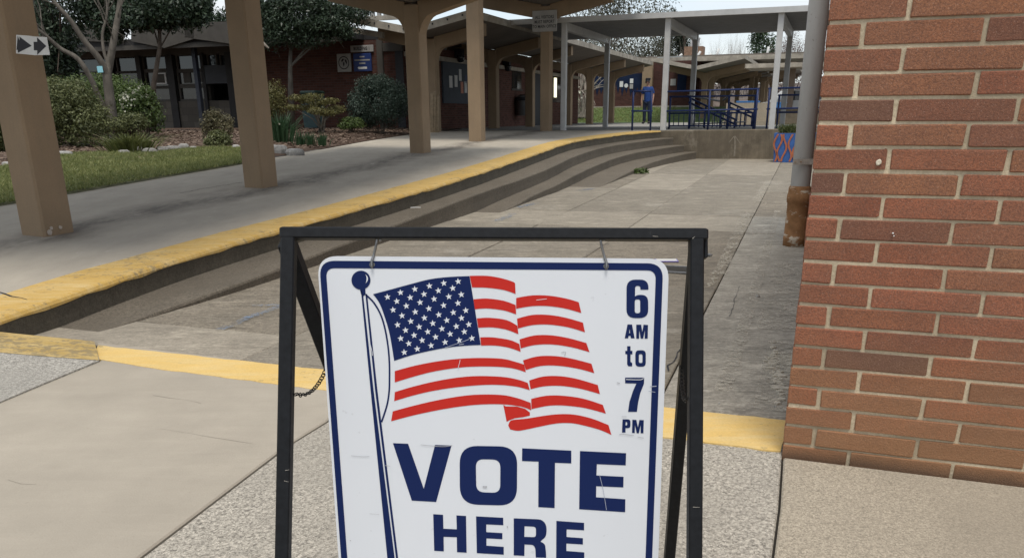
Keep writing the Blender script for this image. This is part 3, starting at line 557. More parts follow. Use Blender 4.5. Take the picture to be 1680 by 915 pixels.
def chain(a, b, sag, name='chain'):
    a, b = np.array(a), np.array(b); n = int(np.linalg.norm(b-a)*1.12/.0115); mb = MB()
    P = [a+(b-a)*k/n-UP*sag*4*(k/n)*(1-k/n) for k in range(n+1)]
    for i in range(n):
        c = (P[i]+P[i+1])/2; t = P[i+1]-P[i]; L = np.linalg.norm(t); t /= L; s_ = np.cross(t, UP if i % 2 else FW); s_ /= np.linalg.norm(s_)
        mb.tube([c+t*math.cos(q)*L*.66+s_*math.sin(q)*.0036 for q in np.linspace(0, 2*math.pi, 11)], .00105, 5, False)
    mb.build(name, m_chain, st, smooth=True)
chain(pd(484, 646, D0+.004), hit(536, 602, tp, BN), .02)
chain(pd(1128, 652, D0+.004), hit(1118, 598, tp, BN), .03)
for i, (u0, v0, u1, v1) in enumerate(((618, 392, 610.5, 434), (985.5, 392, 994.5, 436))):
    a, b = pd(u0, v0, D0), sp(u1, v1, .002); m0 = (a+b)/2
    pth = [a+R2*.006-U2*.004, a+R2*.005+U2*.012, a+U2*.016, a-U2*.004, m0+(b-a)*.12, b+U2*.006+SN*.004, b+SN*.003-U2*.004, b-SN*.004]
    pth = [np.array(q) for q in pth]
    mb = MB().tube([np.array(q) for q in smooth(pth)], .0023, 6)
    s_ = mb.build('s_hook', m_steel, None, tuple(a), True)
    tag(s_, ('bent steel hook on the left eyelet of the vote sign, by the flagpole ball', 'bent steel hook on the right eyelet of the vote sign, near the hours')[i], 'hook', 'steel hooks holding the vote sign')

# ---------------------------------------------------------------- the near brick building: every brick laid
OB = np.array([.9076, 2.5803, 0]); CO, BL, MJ = .0677, .3069, .0098
bb = thing('brick_building', OB, 'red brick building corner with pale mortar at the right of the stand', 'building')
XB = (E2, E1, UP); ZTOP = HEYE+(4.618+9)*CO
def bx(s0, s1, t0, t1, z0, z1): return MB().obox(OB+E2*(s0+s1)/2+E1*(t0+t1)/2+UP*(z0+z1)/2, ((s1-s0)/2, (t1-t0)/2, (z1-z0)/2), XB)
bx(.004, 1.62, .0052, 1.30, -.2, ZTOP).build('mortar', m_mortar, bb)
bx(1.62, 7, .0005, 1.3, -.2, ZTOP).build('wall', m_b_nearf, bb); bx(.0005, 7, 1.30, 6.2, -.2, ZTOP).build('wall', m_b_near, bb); bx(.0005, 7, .0005, 6.2, ZTOP+.001, 3.6).build('upper_wall', m_b_nearf, bb)
BM = {}
def brickmesh(w_, d_, var):
    k = (round(w_, 3), round(d_, 3), var)
    if k in BM: return BM[k]
    mb = MB().bbox((0, 0, 0), (w_/2, d_/2, (CO-MJ)/2), None, .0026)
    v = np.array(mb.v); v += rng.normal(0, .0009, v.shape); v[:, 2] += .0012*np.sin(v[:, 0]*21+var*2.1); v[:, 1] += .001*np.sin(v[:, 0]*13+var)
    me = bpy.data.meshes.new('brick'); me.from_pydata([tuple(p) for p in v], [], mb.f); me.materials.append(m_brick); BM[k] = me; return me
def brick(s0, s1, t0, t1, zc):
    w_, d_ = s1-s0, t1-t0; me = brickmesh(w_, d_, random.randint(0, 4)); o = bpy.data.objects.new('brick', me); COL.objects.link(o); o.parent = bb
    p = E2*((s0+s1)/2)+E1*((t0+t1)/2+random.uniform(-.0016, .0012))+UP*(zc+random.uniform(-.0008, .0008)); o.location = tuple(p); o.rotation_euler = (random.uniform(-.006, .006), random.uniform(-.003, .003), -YAW+random.uniform(-.004, .004))
hj = .0062
for k in range(20, -10, -1):
    zc = HEYE+(4.618-k-.5)*CO; odd = k % 2 == 1
    j = [.0948 if odd else .2066]
    while j[-1] < 1.6: j.append(j[-1]+BL)
    brick(.0, j[0]-hj, .0, (BL-MJ) if odd else .092, zc)
    for a, b in zip(j[:-1], j[1:]):
        if a < 1.33: brick(a+hj, b-hj, .0, .09, zc)
    j = [BL-hj if odd else .092+hj]
    while j[-1] < 1.25: j.append(j[-1]+BL)
    for a, b in zip(j[:-1], j[1:]):
        if a < 1.0: brick(.0, .09, a+hj, b-hj, zc)
# bits stuck on the wall
def onwall(u, v, off=.002): return hit(u, v, OB-E1*off, E1)
c = onwall(1441.5, 266.5, .004)
gum = MB().loft([[c-E1*q+(E2*math.cos(a)*.0078+UP*math.sin(a)*.0088*(1+.15*math.sin(a*2)))*r for a in np.linspace(0, 2*math.pi, 14)[:-1]] for q, r in ((0, 1), (.003, 1), (.0045, .75), (.004, .4), (.0035, .1))])
one(gum, 'chewed_gum', plain('cream_gum', (.62, .56, .44), .6, .1, 60, .05), 'pale dried lump of gum stuck on a brick near the wall corner', 'gum', smooth=True)
for u, v, r in ((1465, 382.5, .0028), (1466.5, 387, .002)):
    c = onwall(u, v, .004); one(MB().lathe([(0, -r), (r, -r*.6), (r*1.1, 0), (r*.7, r*.7), (0, r)], c, 7), 'paint_speck', m_paper, ('upper of two tiny white flecks stuck on one brick right of the collar', 'lower of two tiny white flecks stuck on one brick right of the collar')[u > 1466], 'fleck', 'white flecks on the brick wall')
dpx = uz(1302, 405); DP = dpx + E1*.10
dp = thing('downpipe', (DP[0], DP[1], 0), 'grey painted downpipe with a rusty clay collar beside the brick corner', 'downpipe')
MB().lathe([(.079, .33), (.081, .36), (.08, 1.2), (.08, 3.5)], (DP[0], DP[1], 0), 28, True).build('pipe', m_pipe, dp, smooth=True)
MB().lathe([(.097, -.02), (.097, .05), (.099, .055), (.099, .07), (.095, .078), (.092, .26), (.092, .36), (.099, .37), (.101, .40), (.099, .435), (.094, .44), (.092, .49), (.082, .505)], (DP[0], DP[1], 0), 28).build('collar', m_rust, dp, smooth=True)
bz = at(1312, 265, DP[1])[2]; tv = (E2*.5)
mb = MB(); rr = .084
mb.loft([[np.array([DP[0], DP[1], bz+z])+(-E1*math.cos(a)+E2*math.sin(a))*r for z, r in ((-.022, rr), (.022, rr), (.022, rr+.005), (-.022, rr+.005))] for a in np.linspace(-.9, 1.5, 14)])
p_, q_ = at(1301.5, 261, DP[1]-.088), at(1334, 270, DP[1]-.088); mb = MB().obox((p_+q_)/2, (abs(q_[0]-p_[0])/2, .003, abs(q_[2]-p_[2])/2)).obox((q_+p_)/2*[0, 1, 1]+[q_[0]-.004, .09, 0], (.003, .09, abs(q_[2]-p_[2])/2)); br = mb.build('bracket', m_galv, dp)
for u_ in (1305, 1314): c_ = at(u_, 265.5, DP[1]-.0915); MB().tube([c_, c_-[0, .004, 0]], .007, 8).build('bolt', m_rust, br)
for i, (u, v, r) in enumerate(((1331, 417, .03), (1324, 419, .016), (1243, 487, .013), (1272, 668, .007), (1180, 662, .005))):
    c = uz(u, v); o = MB(); n_ = 9
    o.loft([[c+np.array([math.cos(a)*r*q*(1+.2*math.sin(a*3+i)), math.sin(a)*r*q*.8, z*r]) for a in np.linspace(0, 2*math.pi, n_+1)[:-1]] for z, q in ((0, .8), (.4, 1), (.8, .75), (1.0, .3))])
    one(o, 'pebble', m_stone, ['pale broken chip of concrete against the foot of the brick wall by the downpipe', 'small pale chip lying at the foot of the rusty collar', 'tan pebble alone on the plaza between stand and brick wall', 'tiny pebble near the brick corner just beyond the yellow stripe', 'tiny pebble beside the right legs of the stand'][i], 'stone', 'loose stones on the plaza')

# drain, card, litter on the plaza
dr = uz(1106, 443); gr = thing('drain_grate', dr, 'rusty grey drain grate set in the plaza behind the sign corner', 'drain grate')
MB().obox(dr+UP*.001, (.125, .125, .002), XB).build('pit', m_ink, gr)
for k in (-1, 1):
    MB().obox(dr+E1*.125*k+UP*.006, (.135, .010, .005), XB).build('frame', m_steel, gr); MB().obox(dr+E2*.125*k+UP*.006, (.010, .114, .005), XB).build('frame', m_steel, gr)
for k in range(9): MB().obox(dr+E1*(-.10+k*.025)+UP*.0042, (.114, .0055, .0008), XB).build('bar', m_grey, gr)
c = uz(1093.5, 428); cd = thing('discarded_card', c, 'small white card with a purple edge lying behind the right corner of the sign', 'card')
MB().bbox(c+UP*.004, (.088, .058, .004), (np.array([1, -.06, 0]), np.array([.06, 1, 0]), UP), .002).build('card_body', plain('purple_edge', (.20, .17, .42), .5, .1), cd)
MB().bbox(c+UP*.0085, (.078, .046, .0012), (np.array([1, -.06, 0]), np.array([.06, 1, 0]), UP), .0008).build('white_panel', m_paper, cd)
c = on(681, 342, -.165); one(MB().tube([c+[-.06, 0, .008], c+[0, .003, .01], c+[.06, .012, .007]], .006, 6), 'paper_stick', m_paper, 'thin white stick lying on the top step under the yellow curb', 'litter')
MC = Mat('blue_chalk', .95, 0, .1); MC.col((.16, .24, .36)); _f = MC.noise(45, 5, .75); _g = MC.noise(7, 4)
tr = MC.n('ShaderNodeBsdfTransparent'); ms = MC.n('ShaderNodeMixShader'); MC.l(MC.math('MULTIPLY', MC.fac(_f, .42, .6, 0, 1), MC.fac(_g, .4, .6, .1, .75)), ms.inputs[0])
MC.l(tr.outputs[0], ms.inputs[1]); MC.l(MC.b.outputs[0], ms.inputs[2]); MC.l(ms.outputs[0], MC.t.nodes['Material Output'].inputs[0]); MC = MC.m
ML = Mat('pale_lime_stain', .95, 0, .1); ML.col((.52, .48, .40)); _f = ML.noise(40, 7, .8); _g = ML.noise(5, 5, .7); tr = ML.n('ShaderNodeBsdfTransparent'); ms = ML.n('ShaderNodeMixShader'); ML.l(ML.math('MULTIPLY', ML.fac(_f, .42, .62, 0, 1), ML.fac(_g, .40, .60, .05, .8)), ms.inputs[0]); ML.l(tr.outputs[0], ms.inputs[1]); ML.l(ML.b.outputs[0], ms.inputs[2]); ML.l(ms.outputs[0], ML.t.nodes['Material Output'].inputs[0]); ML = ML.m
for L, wd in (([(1276, 345), (1262, 395), (1240, 470), (1212, 560), (1185, 640)], .035), ([(1294, 430), (1284, 480), (1272, 540)], .10), ([(1284, 560), (1272, 620), (1266, 672)], .07), ([(1225, 350), (1206, 392), (1180, 450)], .05), ([(1262, 296), (1240, 330)], .06)):
    P = np.array([uz(u, v, .0068) for u, v in L]); d = np.gradient(P, axis=0); d /= np.linalg.norm(d, axis=1)[:, None]; n_ = np.stack([-d[:, 1], d[:, 0], d[:, 0]*0], 1)*wd
    MB().loft([list(P+n_), list(P-n_)], False, False).build('lime_stain', ML, plaza)
for L, wd in (([(358, 540), (385, 531), (410, 519), (440, 509), (462, 500)], .028), ([(412, 500), (440, 500), (462, 499)], .02), ([(810, 363), (826, 358), (842, 350)], .05), ([(850, 340), (866, 336), (880, 333)], .05), ([(948, 313), (975, 309)], .06)):
    P = np.array([uz(u, v, .008) for u, v in L]); d = np.gradient(P, axis=0); d /= np.linalg.norm(d, axis=1)[:, None]; n_ = np.stack([-d[:, 1], d[:, 0], d[:, 0]*0], 1)*wd
    MB().loft([list(P+n_), list(P-n_)], False, False).build('chalk_mark', MC, plaza)

# ---------------------------------------------------------------- planter and railing by the retaining wall
pc = uz(1266, 266.5); pl = thing('painted_planter', pc+E2*.45+E1*.4, 'square blue planter with orange wavy lines painted on it, against the retaining wall', 'planter')
MB().obox(pc+E2*.46+E1*.44+UP*.33, (.42, .42, .33), (E2, E1, UP), 1.1).build('tub', m_bluep, pl)
MB().obox(pc+E2*.46+E1*.44+UP*.655, (.40, .40, .012), (E2, E1, UP)).build('soil', m_mulch, pl)
for k in range(8):
    x0 = .06+k*.105; P = [pc+E2*(x0+.045*math.sin(z*11+k*2.1)+.02*math.sin(k*5))+UP*z+E1*(.004-.062*z-.006) for z in np.linspace(.02, .64, 14)]
    MB().loft([[p-E2*.021, p+E2*.021] for p in P], False, False).build('orange_line', m_orange, pl)
    P = [pc+E1*(x0+.04*math.sin(z*11+k*1.7))+UP*z+E2*(.034-.062*z) for z in np.linspace(.02, .64, 14)]
    MB().loft([[p-E1*.021, p+E1*.021] for p in P], False, False).build('orange_line', m_orange, pl)
wp = thing('planter_plant', pc+E2*.46+E1*.44+UP*.66, 'low green weeds growing out of the blue planter', 'plant')
blades('foliage', 900, lambda n: (pc+E2*.46+E1*.44+UP*.66)+E2*rng.uniform(-.36, .36, n)[:, None]+E1*rng.uniform(-.36, .36, n)[:, None], .20, .03, leafmat('planter_leaf', (.05, .075, .02), (.13, .14, .05)), 1.1, wp)

def pipe(P, r=.02, name='rail', parent=None, mat=None): return MB().tube(P, r, 8).build(name, mat or m_blue, parent, smooth=True)
def wp_(s, t=.15, z=0): p = P0+E2*s+E1*t; p[2] = z; return p
def railing(label, posts, base, top, parts=(1.0, .5), back=None, grp='blue pipe railings by the retaining wall', t=.15, drop=0, pick=False):
    o = thing('pipe_railing', wp_(posts[0], t, base(posts[0])), label, 'railing', grp); h = top
    for s in posts: pipe([wp_(s, t, base(s)-.02), wp_(s, t, base(s)+h)], .026, 'post', o)
    for q in parts: pipe([wp_(posts[0]-.04, t, base(posts[0])+h*q), wp_(posts[-1]+.04, t, base(posts[-1])+h*q)], .022, 'rail', o)
    if pick:
        for s in np.arange(posts[0]+.12, posts[-1], .14): pipe([wp_(s, t, base(s)+.1), wp_(s, t, base(s)+h*.5)], .011, 'picket', o)
        pipe([wp_(posts[0], t, base(posts[0])+.1), wp_(posts[-1], t, base(posts[-1])+.1)], .018, 'rail', o)
    return o
def sof(u, t=.15): # wall coordinate whose post shows at column u
    best = min(np.arange(-3, 16, .01), key=lambda s: abs(pix(wp_(s, t, .8))[0]-u)); return best
def pix(P):
    d = np.array(P)-[0, 0, HEYE]; q = d@FW; return (840+FPX*(d@R2)/q, CY-FPX*(d@U2)/q)
flr = lambda s: .70; wl = lambda s: wtop(s)
railing('short two post blue rail beside the white post at the head of the steps', [sof(1037, .1), sof(1067, .1)], flr, .98, t=.1)
railing('long blue pipe railing on top of the retaining wall between the two white posts', [sof(1087), sof(1161), sof(1238)], wl, .96)
railing('blue pipe railing on the retaining wall right of the right white post', [sof(1258), sof(1340)+.6, sof(1340)+2.2], wl, .96)
railing('lower blue pipe railing with thin pickets behind the long wall railing', [sof(1098, 1.6), sof(1130, 1.6), sof(1193, 1.6), sof(1236, 1.6)], flr, .86, pick=True, t=1.6)
railing('blue pipe railing behind the right wall railing, set back on the ramp', [sof(1274, 1.6), sof(1275, 1.6)+1.6, sof(1275, 1.6)+3.2], flr, .86, t=1.6)
for nm, t, u0, v0, u1, v1, lab in (('a', 3.0, 1130, 160, 1208, 197, 'nearer pair of sloping blue handrails running down behind the railing'), ('b', 5.2, 1196, 168, 1236, 186, 'farther pair of sloping blue handrails by the stair in the courtyard')):
    s0, s1 = sof(u0, t), sof(u1, t); Ya, Yb = wp_(s0, t)[1], wp_(s1, t)[1]; a, b = at(u0, v0, Ya), at(u1, v1, Yb)
    o = thing('stair_handrail', (a[0], a[1], .73), lab, 'handrail', 'sloping stair handrails')
    for dz in (0, -.13): pipe([a+UP*dz, b+UP*dz], .028, 'rail', o)
    for q in (.05, .36, .68, .97): c = a+(b-a)*q; pipe([c-UP*.03, (c[0], c[1], min(.71, c[2]-.3))], .024, 'post', o)
o = thing('silver_handrail', wp_(4.0, 4.2, .73), 'pale galvanised handrails sloping beside the stair behind the blue railing', 'handrail')
for (u0, v0, u1, v1) in ((1128, 157, 1181, 166), (1186, 165, 1201, 155)):
    pipe([at(u0, v0, 26.3), at(u1, v1, 26.1)], .026, 'rail', o, m_steel)
for k in range(11): p = at(1140+k*7.5, 190, 26.4); pipe([(p[0], p[1], .72), (p[0], p[1], 1.18)], .016, 'picket', o, m_steel)
pipe([at(1136, 204, 26.4)+UP*.0, at(1222, 200, 26.4)], .02, 'rail', o, m_steel)
cs = thing('courtyard_stair', at(1222, 203, 30)*[1, 1, 0]+UP*.72, 'short concrete stair up to the raised deck behind the railing', 'stair'); c0 = at(1222, 203, 30)
for k in range(3): MB().obox(np.array([c0[0], c0[1], .72])+E1*(.35*k+.6)+UP*(.075+.15*k), (.75, .6, .075+.15*k-.002*k), XB).build('step', m_fine, cs)
dk = thing('raised_deck', at(1250, 190, 31.5)*[1, 1, 0]+UP*.72, 'raised concrete deck with a brown face behind the wall railing', 'deck'); c0 = at(1262, 195, 31.8)
MB().obox(np.array([c0[0], c0[1], 0.98])+E2*1.3+E1*3, (2.6, 3, .26), XB).build('deck_face', m_wallc, dk); MB().obox(np.array([c0[0], c0[1], 1.265])+E2*1.3+E1*3, (2.65, 3.05, .025), XB).build('deck_top', m_fine, dk)

# ---------------------------------------------------------------- white metal canopy over the wall
mc = thing('metal_canopy', P0+UP*.72, 'flat white metal canopy on square posts above the railing', 'canopy')
def cp(s, t, z): p = P0+E2*s+E1*t; return np.array([p[0], p[1], z])
ZB = 3.30
for s in (-2.75, 0, 2.75, 5.5):
    MB().bbox(cp(s, .15, (.70+ZB+.12)/2), (.07, .07, (ZB+.12-.70)/2), XB, .008).build('post', m_cmetal, mc)
    MB().bbox(cp(s, 4.85, (.70+ZB)/2), (.075, .075, (ZB-.70)/2), XB, .008).build('post', m_cmetal, mc)
    MB().obox(cp(s, 2.5, ZB+.02), (.065, 2.27, .098), XB).build('beam', m_cmetal, mc)
    MB().obox(cp(s, 4.85, ZB+.015), (.08, .085, .11), XB).build('bracket', m_cmetal, mc)
for t, h in ((.02, .064), (5.15, .06)): MB().obox(cp(2.2, t, ZB+.165), (6.6, .045, h), XB).build('fascia', m_cmetal, mc)
for s in (-4.42, 8.82): MB().obox(cp(s, 2.58, ZB+.165), (.02, 2.5, .058), XB).build('fascia', m_cmetal, mc)
mb = MB(); prof = []
for k in range(34): t = .08+k*.148; prof += [(t, 0), (t+.085, 0), (t+.10, .045), (t+.133, .045)]
mb.loft([[cp(s, t, ZB+.12+z) for t, z in prof] for s in (-4.4, -1, 2, 5, 8.8)], False, False); mb.loft([[cp(s, t, ZB+.185) for t in (.07, 5.1)] for s in (-4.4, 8.8)], False, False)
mb.build('decking', m_deck, mc)

# ---------------------------------------------------------------- concrete butterfly canopies
def canopy(name, label, C, dirv, l0, l1, half, zu0, rise, frames, zf, armL, gz, cw=.13, cyaw=None, thick=.13, group=None, fmat=None):
    """C: a point on the column line; frames: list of distances along the line"""
    a1 = np.array([dirv[0], dirv[1], 0]); a1 /= np.linalg.norm(a1); a2 = np.array([a1[1], -a1[0], 0]); C = np.array([C[0], C[1], 0.])
    o = thing(name, C+a1*frames[0]+UP*gz(frames[0]), label, 'canopy', group)
    ca = cyaw if cyaw is not None else math.atan2(a1[0], a1[1]); c1 = np.array([math.sin(ca), math.cos(ca), 0]); c2 = np.array([math.cos(ca), -math.sin(ca), 0])
    for f in frames:
        b = C+a1*f; g = gz(f)-.05
        MB().bbox(b+UP*(g+zu0-.02)/2, (cw, cw, (zu0-.02-g)/2), (c2, c1, UP), .016).build('column', m_col, o)
        for sg in (1, -1):
            P = [(cw*.9, zf-.34)]+[(cw*.9+.22*(1-math.cos(q)), zf-.34+.34*math.sin(q)+.06*(1-math.cos(q))) for q in np.linspace(.25, math.pi/2, 6)]
            P += [(armL, zf+rise*armL), (armL, zu0+rise*armL-.012), (cw*.9, zu0+rise*cw-.012)]
            MB().prism([b+c2*sg*x+UP*z-c1*.11 for x, z in P], c1*.22).build('arm', m_col, o)
    rows = []
    for l, z in ((-half, rise*half), (-half*.5, rise*half*.5), (0, 0), (half*.5, rise*half*.5), (half, rise*half)): rows.append((l, zu0+z))
    top = [(l, z+thick) for l, z in rows[::-1]]
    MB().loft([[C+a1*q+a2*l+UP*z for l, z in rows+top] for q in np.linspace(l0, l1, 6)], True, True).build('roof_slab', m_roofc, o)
    nl = 5
    for sg in (-1, 1): # drip edge boards
        p = [C+a1*q+a2*sg*(half+.012)+UP*(zu0+rise*half+thick*.5+.012) for q in (l0, l1)]
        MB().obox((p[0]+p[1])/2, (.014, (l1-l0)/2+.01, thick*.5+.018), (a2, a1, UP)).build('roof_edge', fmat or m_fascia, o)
    for q in (l0-.008, l1+.008):
        for sg in (-1, 1):
            v = np.array([a2*sg*half+UP*rise*half])[0]; L_ = np.linalg.norm(v); v /= L_
            MB().obox(C+a1*q+v*L_/2+UP*(zu0+thick*.5+.012), (L_/2, .014, thick*.5+.02), (v, a1, np.cross(a1, v)*(-1 if np.cross(a1, v)[2] < 0 else 1))).build('roof_edge', fmat or m_fascia, o)
    return o, a1, a2
T = [on(73, 387), on(423, 309), at(690, 249.5, 14.8), at(783, 228.7, 18.0), at(896, 217, 23.7)]
T[0] = at(80, 386, 6.62); T[1] = at(424, 307, 9.75)
d = (T[2]-T[0])[:2]; d /= np.linalg.norm(d); off = [float(np.dot((t-T[0])[:2], d)) for t in T[:3]]
ZA = float(at(690, 33, 14.8)[2]); cA, a1, a2 = canopy('walkway_canopy', 'low tan concrete canopy with the arrow signs on its first column', T[0], d, -2.0, off[2]+.35, 1.8, ZA+.24, .22, off, float(at(690, 33, 14.8)[2]), 1.62, lambda f: float(np.interp(f, off, [Wz(6.62), Wz(9.75), Wz(14.8)])), .135, math.radians(25), group='concrete walkway canopies')
d2 = (T[4]-T[3])[:2]; n2_ = np.linalg.norm(d2); d2 /= n2_
ZT = float(at(896, 33, 23.7)[2]); cB, _, _ = canopy('walkway_canopy', 'tall tan concrete canopy whose far column carries the visitors sign', T[3], d2, -.7, n2_+.55, 2.45, ZT+.34, .2, [0, n2_], ZT, 1.75, lambda f: Wz(18+f*.96), .135, math.radians(20.5), group='concrete walkway canopies')
FB = at(713, 211, 23.5)
fr = [0, 4.4, 7.9, 12.6, 15.9]; 
cC, _, _ = canopy('walkway_canopy', 'dark concrete canopy running along the brick building past the notice board', FB, E1, -1.15, 21.2, 1.62, 3.02, .2, fr+[19.8], 2.72, 1.5, lambda f: .72, .14, group='concrete walkway canopies')
# bolts on the front edge of the long canopy
for k in range(8):
    l = -1.4+k*.4; p = FB*[1, 1, 0]+E1*(-1.18)+E2*l+UP*(3.02+.2*abs(l)+.09); MB().lathe([(0, -.02), (.018, -.02), (.018, .02), (0, .024)], p, 8).build('bolt', m_ink, cC)
# visitors sign, arrow cards
def lettering(name, txt, c, xd, zd, h, mat, parent, sx=.72, bold=.012, align='CENTER'):
    cu = bpy.data.curves.new(name, 'FONT'); cu.body = txt; cu.size = h; cu.align_x = align; cu.align_y = 'CENTER'; cu.offset = bold*h; cu.resolution_u = 3; cu.space_character = 1.06
    o = bpy.data.objects.new('tmp_text', cu); COL.objects.link(o); dg = bpy.context.evaluated_depsgraph_get(); me = bpy.data.meshes.new_from_object(o.evaluated_get(dg)); bpy.data.objects.remove(o)
    xd, zd = np.array(xd), np.array(zd); V = [np.array(c)+xd*v.co.x*sx+zd*v.co.y for v in me.vertices]; F = [tuple(p.vertices) for p in me.polygons]; bpy.data.meshes.remove(me)
    return MB().add(V, F).build(name, mat, parent)
cyB = math.radians(20.5); c1 = np.array([math.sin(cyB), math.cos(cyB), 0]); c2 = np.array([math.cos(cyB), -math.sin(cyB), 0])
vq = T[4]-c1*.16; sa, sb = hit(873.5, 18.5, vq, c1), hit(913.5, 51.5, vq, c1); vc = (sa+sb)/2
vs = thing('visitors_sign', vc-UP*.3, 'pale square sign reading ALL VISITORS MUST REPORT TO MAIN OFFICE on the tall canopy column', 'sign')
W_, H_ = abs(np.dot(sb-sa, c2))/2, abs(sb[2]-sa[2])/2
MB().bbox(vc, (W_, .012, H_), (c2, c1, UP), .006).build('sign_plate', m_signg, vs)
for i, t_ in enumerate(('ALL VISITORS', 'MUST REPORT', 'TO MAIN OFFICE')): lettering('lettering', t_, vc-c1*.0145+UP*(H_*.36-i*H_*.44), c2, UP, H_*.40, m_ink, vs, .80, .02)
cyA = math.radians(25); c1 = np.array([math.sin(cyA), math.cos(cyA), 0]); c2 = np.array([math.cos(cyA), -math.sin(cyA), 0])
for i, (L, AR) in enumerate(([[(27, 57.5), (53, 59.5), (58, 91), (26.5, 88)], [(29, 59), (32, 67), (32, 60.5), (52, 75.5), (29.5, 87), (29, 82), (27, 82.5)]], [[(53.5, 60), (77, 61.5), (82, 90.5), (56, 91)], [(55, 69), (61, 69), (60.5, 61.5), (76, 76), (61, 90.5), (61, 83), (55.5, 83)]])):
    pq = T[0]-c1*.137+UP; nrm = c1
    if 1:
        b_ = MB(); Q = [hit(u, v, T[0]+c2*.1365, c2) if u > 999 else hit(u, v, pq-c1*.004*(i+1), c1) for u, v in L]
        o = tag(b_.prism(Q, -c1*.0015).build('arrow_card', m_paper, None, tuple(sum(Q)/4)), ('white card with a black arrow, left of two taped on the first column', 'white card with a black arrow, right of two taped on the first column')[i], 'paper sign', 'arrow cards on the column')
        A = [hit(u, v, pq-c1*(.004*(i+1)+.0025), c1) for u, v in AR]; t_ = tessellate_polygon([[Vector(p) for p in A]]); MB().add(A, [tuple(q) for q in t_]).build('black_arrow', m_ink, o)
# chipped plaster at the column feet
for u, v, k, r, cc in ((81, 381, 1, .022, T[0]), (84, 374, 1, .013, T[0]), (99, 373, 1, .014, T[0]), (437, 299, 1, .06, T[1])):
    q = cc+c2*.1365; c = hit(u, v, q, c2); P = [c+c1*math.cos(a)*r*(.8+.4*random.random())+UP*math.sin(a)*r*(.8+.4*random.random()) for a in np.linspace(0, 6.28, 13)[:-1]]
    MB().prism(P, c2*.003).build('plaster_chip', m_chip, cA)
# timber planks leaning by the first long-canopy column
for i, (u, hh) in enumerate(((707, .98), (711, 1.0), (716, .9))):
    p = at(u, 213, 22.6); p[2] = .70; MB_ = MB().obox(p+UP*hh/2+E1*.1, (.045, .016, hh/2), (E2, (E1+UP*.12)/1.007, (UP-E1*-.12)/1.007))
    one(MB_, 'timber_plank', m_wood, ('left plank of bare timber leaning on the dark canopy column behind the shrub', 'middle plank of bare timber leaning on the dark canopy column', 'right plank of bare timber leaning on the dark canopy column')[i], 'plank', 'timber planks leaning on the column')

# ---------------------------------------------------------------- long school building on the left
CN = at(668, 211, 24.6); CN[2] = 0
sb_ = thing('school_building', CN+UP*.7, 'long low dark red brick school building with windows behind the planting bed', 'building')
XF = (E2, E1, UP)
def F3(s, z, t=0.0): p = CN-E2*s+E1*t; return np.array([p[0], p[1], z])
def fbox(s0, s1, z0, z1, t0, t1, name, mat, parent=None): return MB().obox(F3((s0+s1)/2, (z0+z1)/2, (t0+t1)/2), (abs(s1-s0)/2, abs(t1-t0)/2, (z1-z0)/2), XF).build(name, mat, parent or sb_)
def fs(u, v): p = hit(u, v, CN, E1); return float(np.dot(CN-p, E2)), float(p[2])
S_BR = fs(421, 120)[0]
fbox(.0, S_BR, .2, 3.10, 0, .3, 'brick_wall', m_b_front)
fbox(S_BR, 19, .2, fs(300, 166)[1], .0, .3, 'block_wall', m_block)
fbox(S_BR, 19, fs(260, 92)[1], 3.1, .0, .3, 'header_wall', m_grey)
fbox(S_BR, 19, .3, 3.4, 1.6, 1.7, 'inner_wall', m_dark)
def rectpx(u0, v0, u1, v1): a, b = fs(u0, v0), fs(u1, v1); return (min(a[0], b[0]), max(a[0], b[0]), min(a[1], b[1]), max(a[1], b[1]))
m_refl = Mat('window_glass_reflecting', .04, 0, .9); m_refl.col((.05, .055, .06)); m_refl.b.inputs['Metallic'].default_value = .55; m_refl = m_refl.m
wins = [(189, 94, 227, 116), (232, 93, 274.5, 115), (288, 92, 332, 115), (339, 91, 353, 107), (360, 91, 373, 107), (120, 95, 180, 118), (189, 121, 231, 143), (236, 117, 281, 142), (290, 117, 334, 137), (294, 145, 341, 162), (120, 122, 180, 144), (236, 145, 284, 163), (120, 148, 228, 163)]
for i, r in enumerate(wins):
    s0, s1, z0, z1 = rectpx(*r); wn = fbox(s0, s1, z0, z1, .10, .13, 'window', m_refl if i < 6 else m_glass)
    for a, b, c, e in ((s0-.05, s1+.05, z1, z1+.06), (s0-.05, s1+.05, z0-.06, z0), (s0-.05, s0, z0, z1), (s1, s1+.05, z0, z1)): fbox(a, b, c, e, .04, .12, 'frame', m_grey, wn)
for u0, u1 in ((228, 235), (277, 288), (333.5, 338.5), (374, 392), (181, 189), (112, 120)):
    s0 = fs(u0, 130)[0]; s1 = fs(u1, 130)[0]; fbox(min(s0, s1), max(s0, s1), .55, fs(260, 92)[1]+.02, -.06, .28, 'pillar', m_dark)
for r, mt, nm in (((250, 120, 271, 138), m_paper, 'picture'), ((253, 122, 268, 136), m_grey, 'picture_print'), ((297, 119, 311, 136), m_grey, 'picture'), ((320, 120, 332, 135), m_grey, 'picture')):
    s0, s1, z0, z1 = rectpx(*r); fbox(s0, s1, z0, z1, .075 if nm != 'picture_print' else .068, .095, nm, mt)
s0, s1, z0, z1 = rectpx(333, 108, 376, 137); fbox(s0, s1, z0, z1, -.05, .05, 'dark_panel', plain('dark_panel', (.022, .024, .03), .5))
s0 = fs(361, 150)[0]; fbox(s0-.06, s0+.06, .5, fs(361, 55)[1], -1.0, -.88, 'eave_post', plain('blue_black_post', (.018, .022, .032), .6))
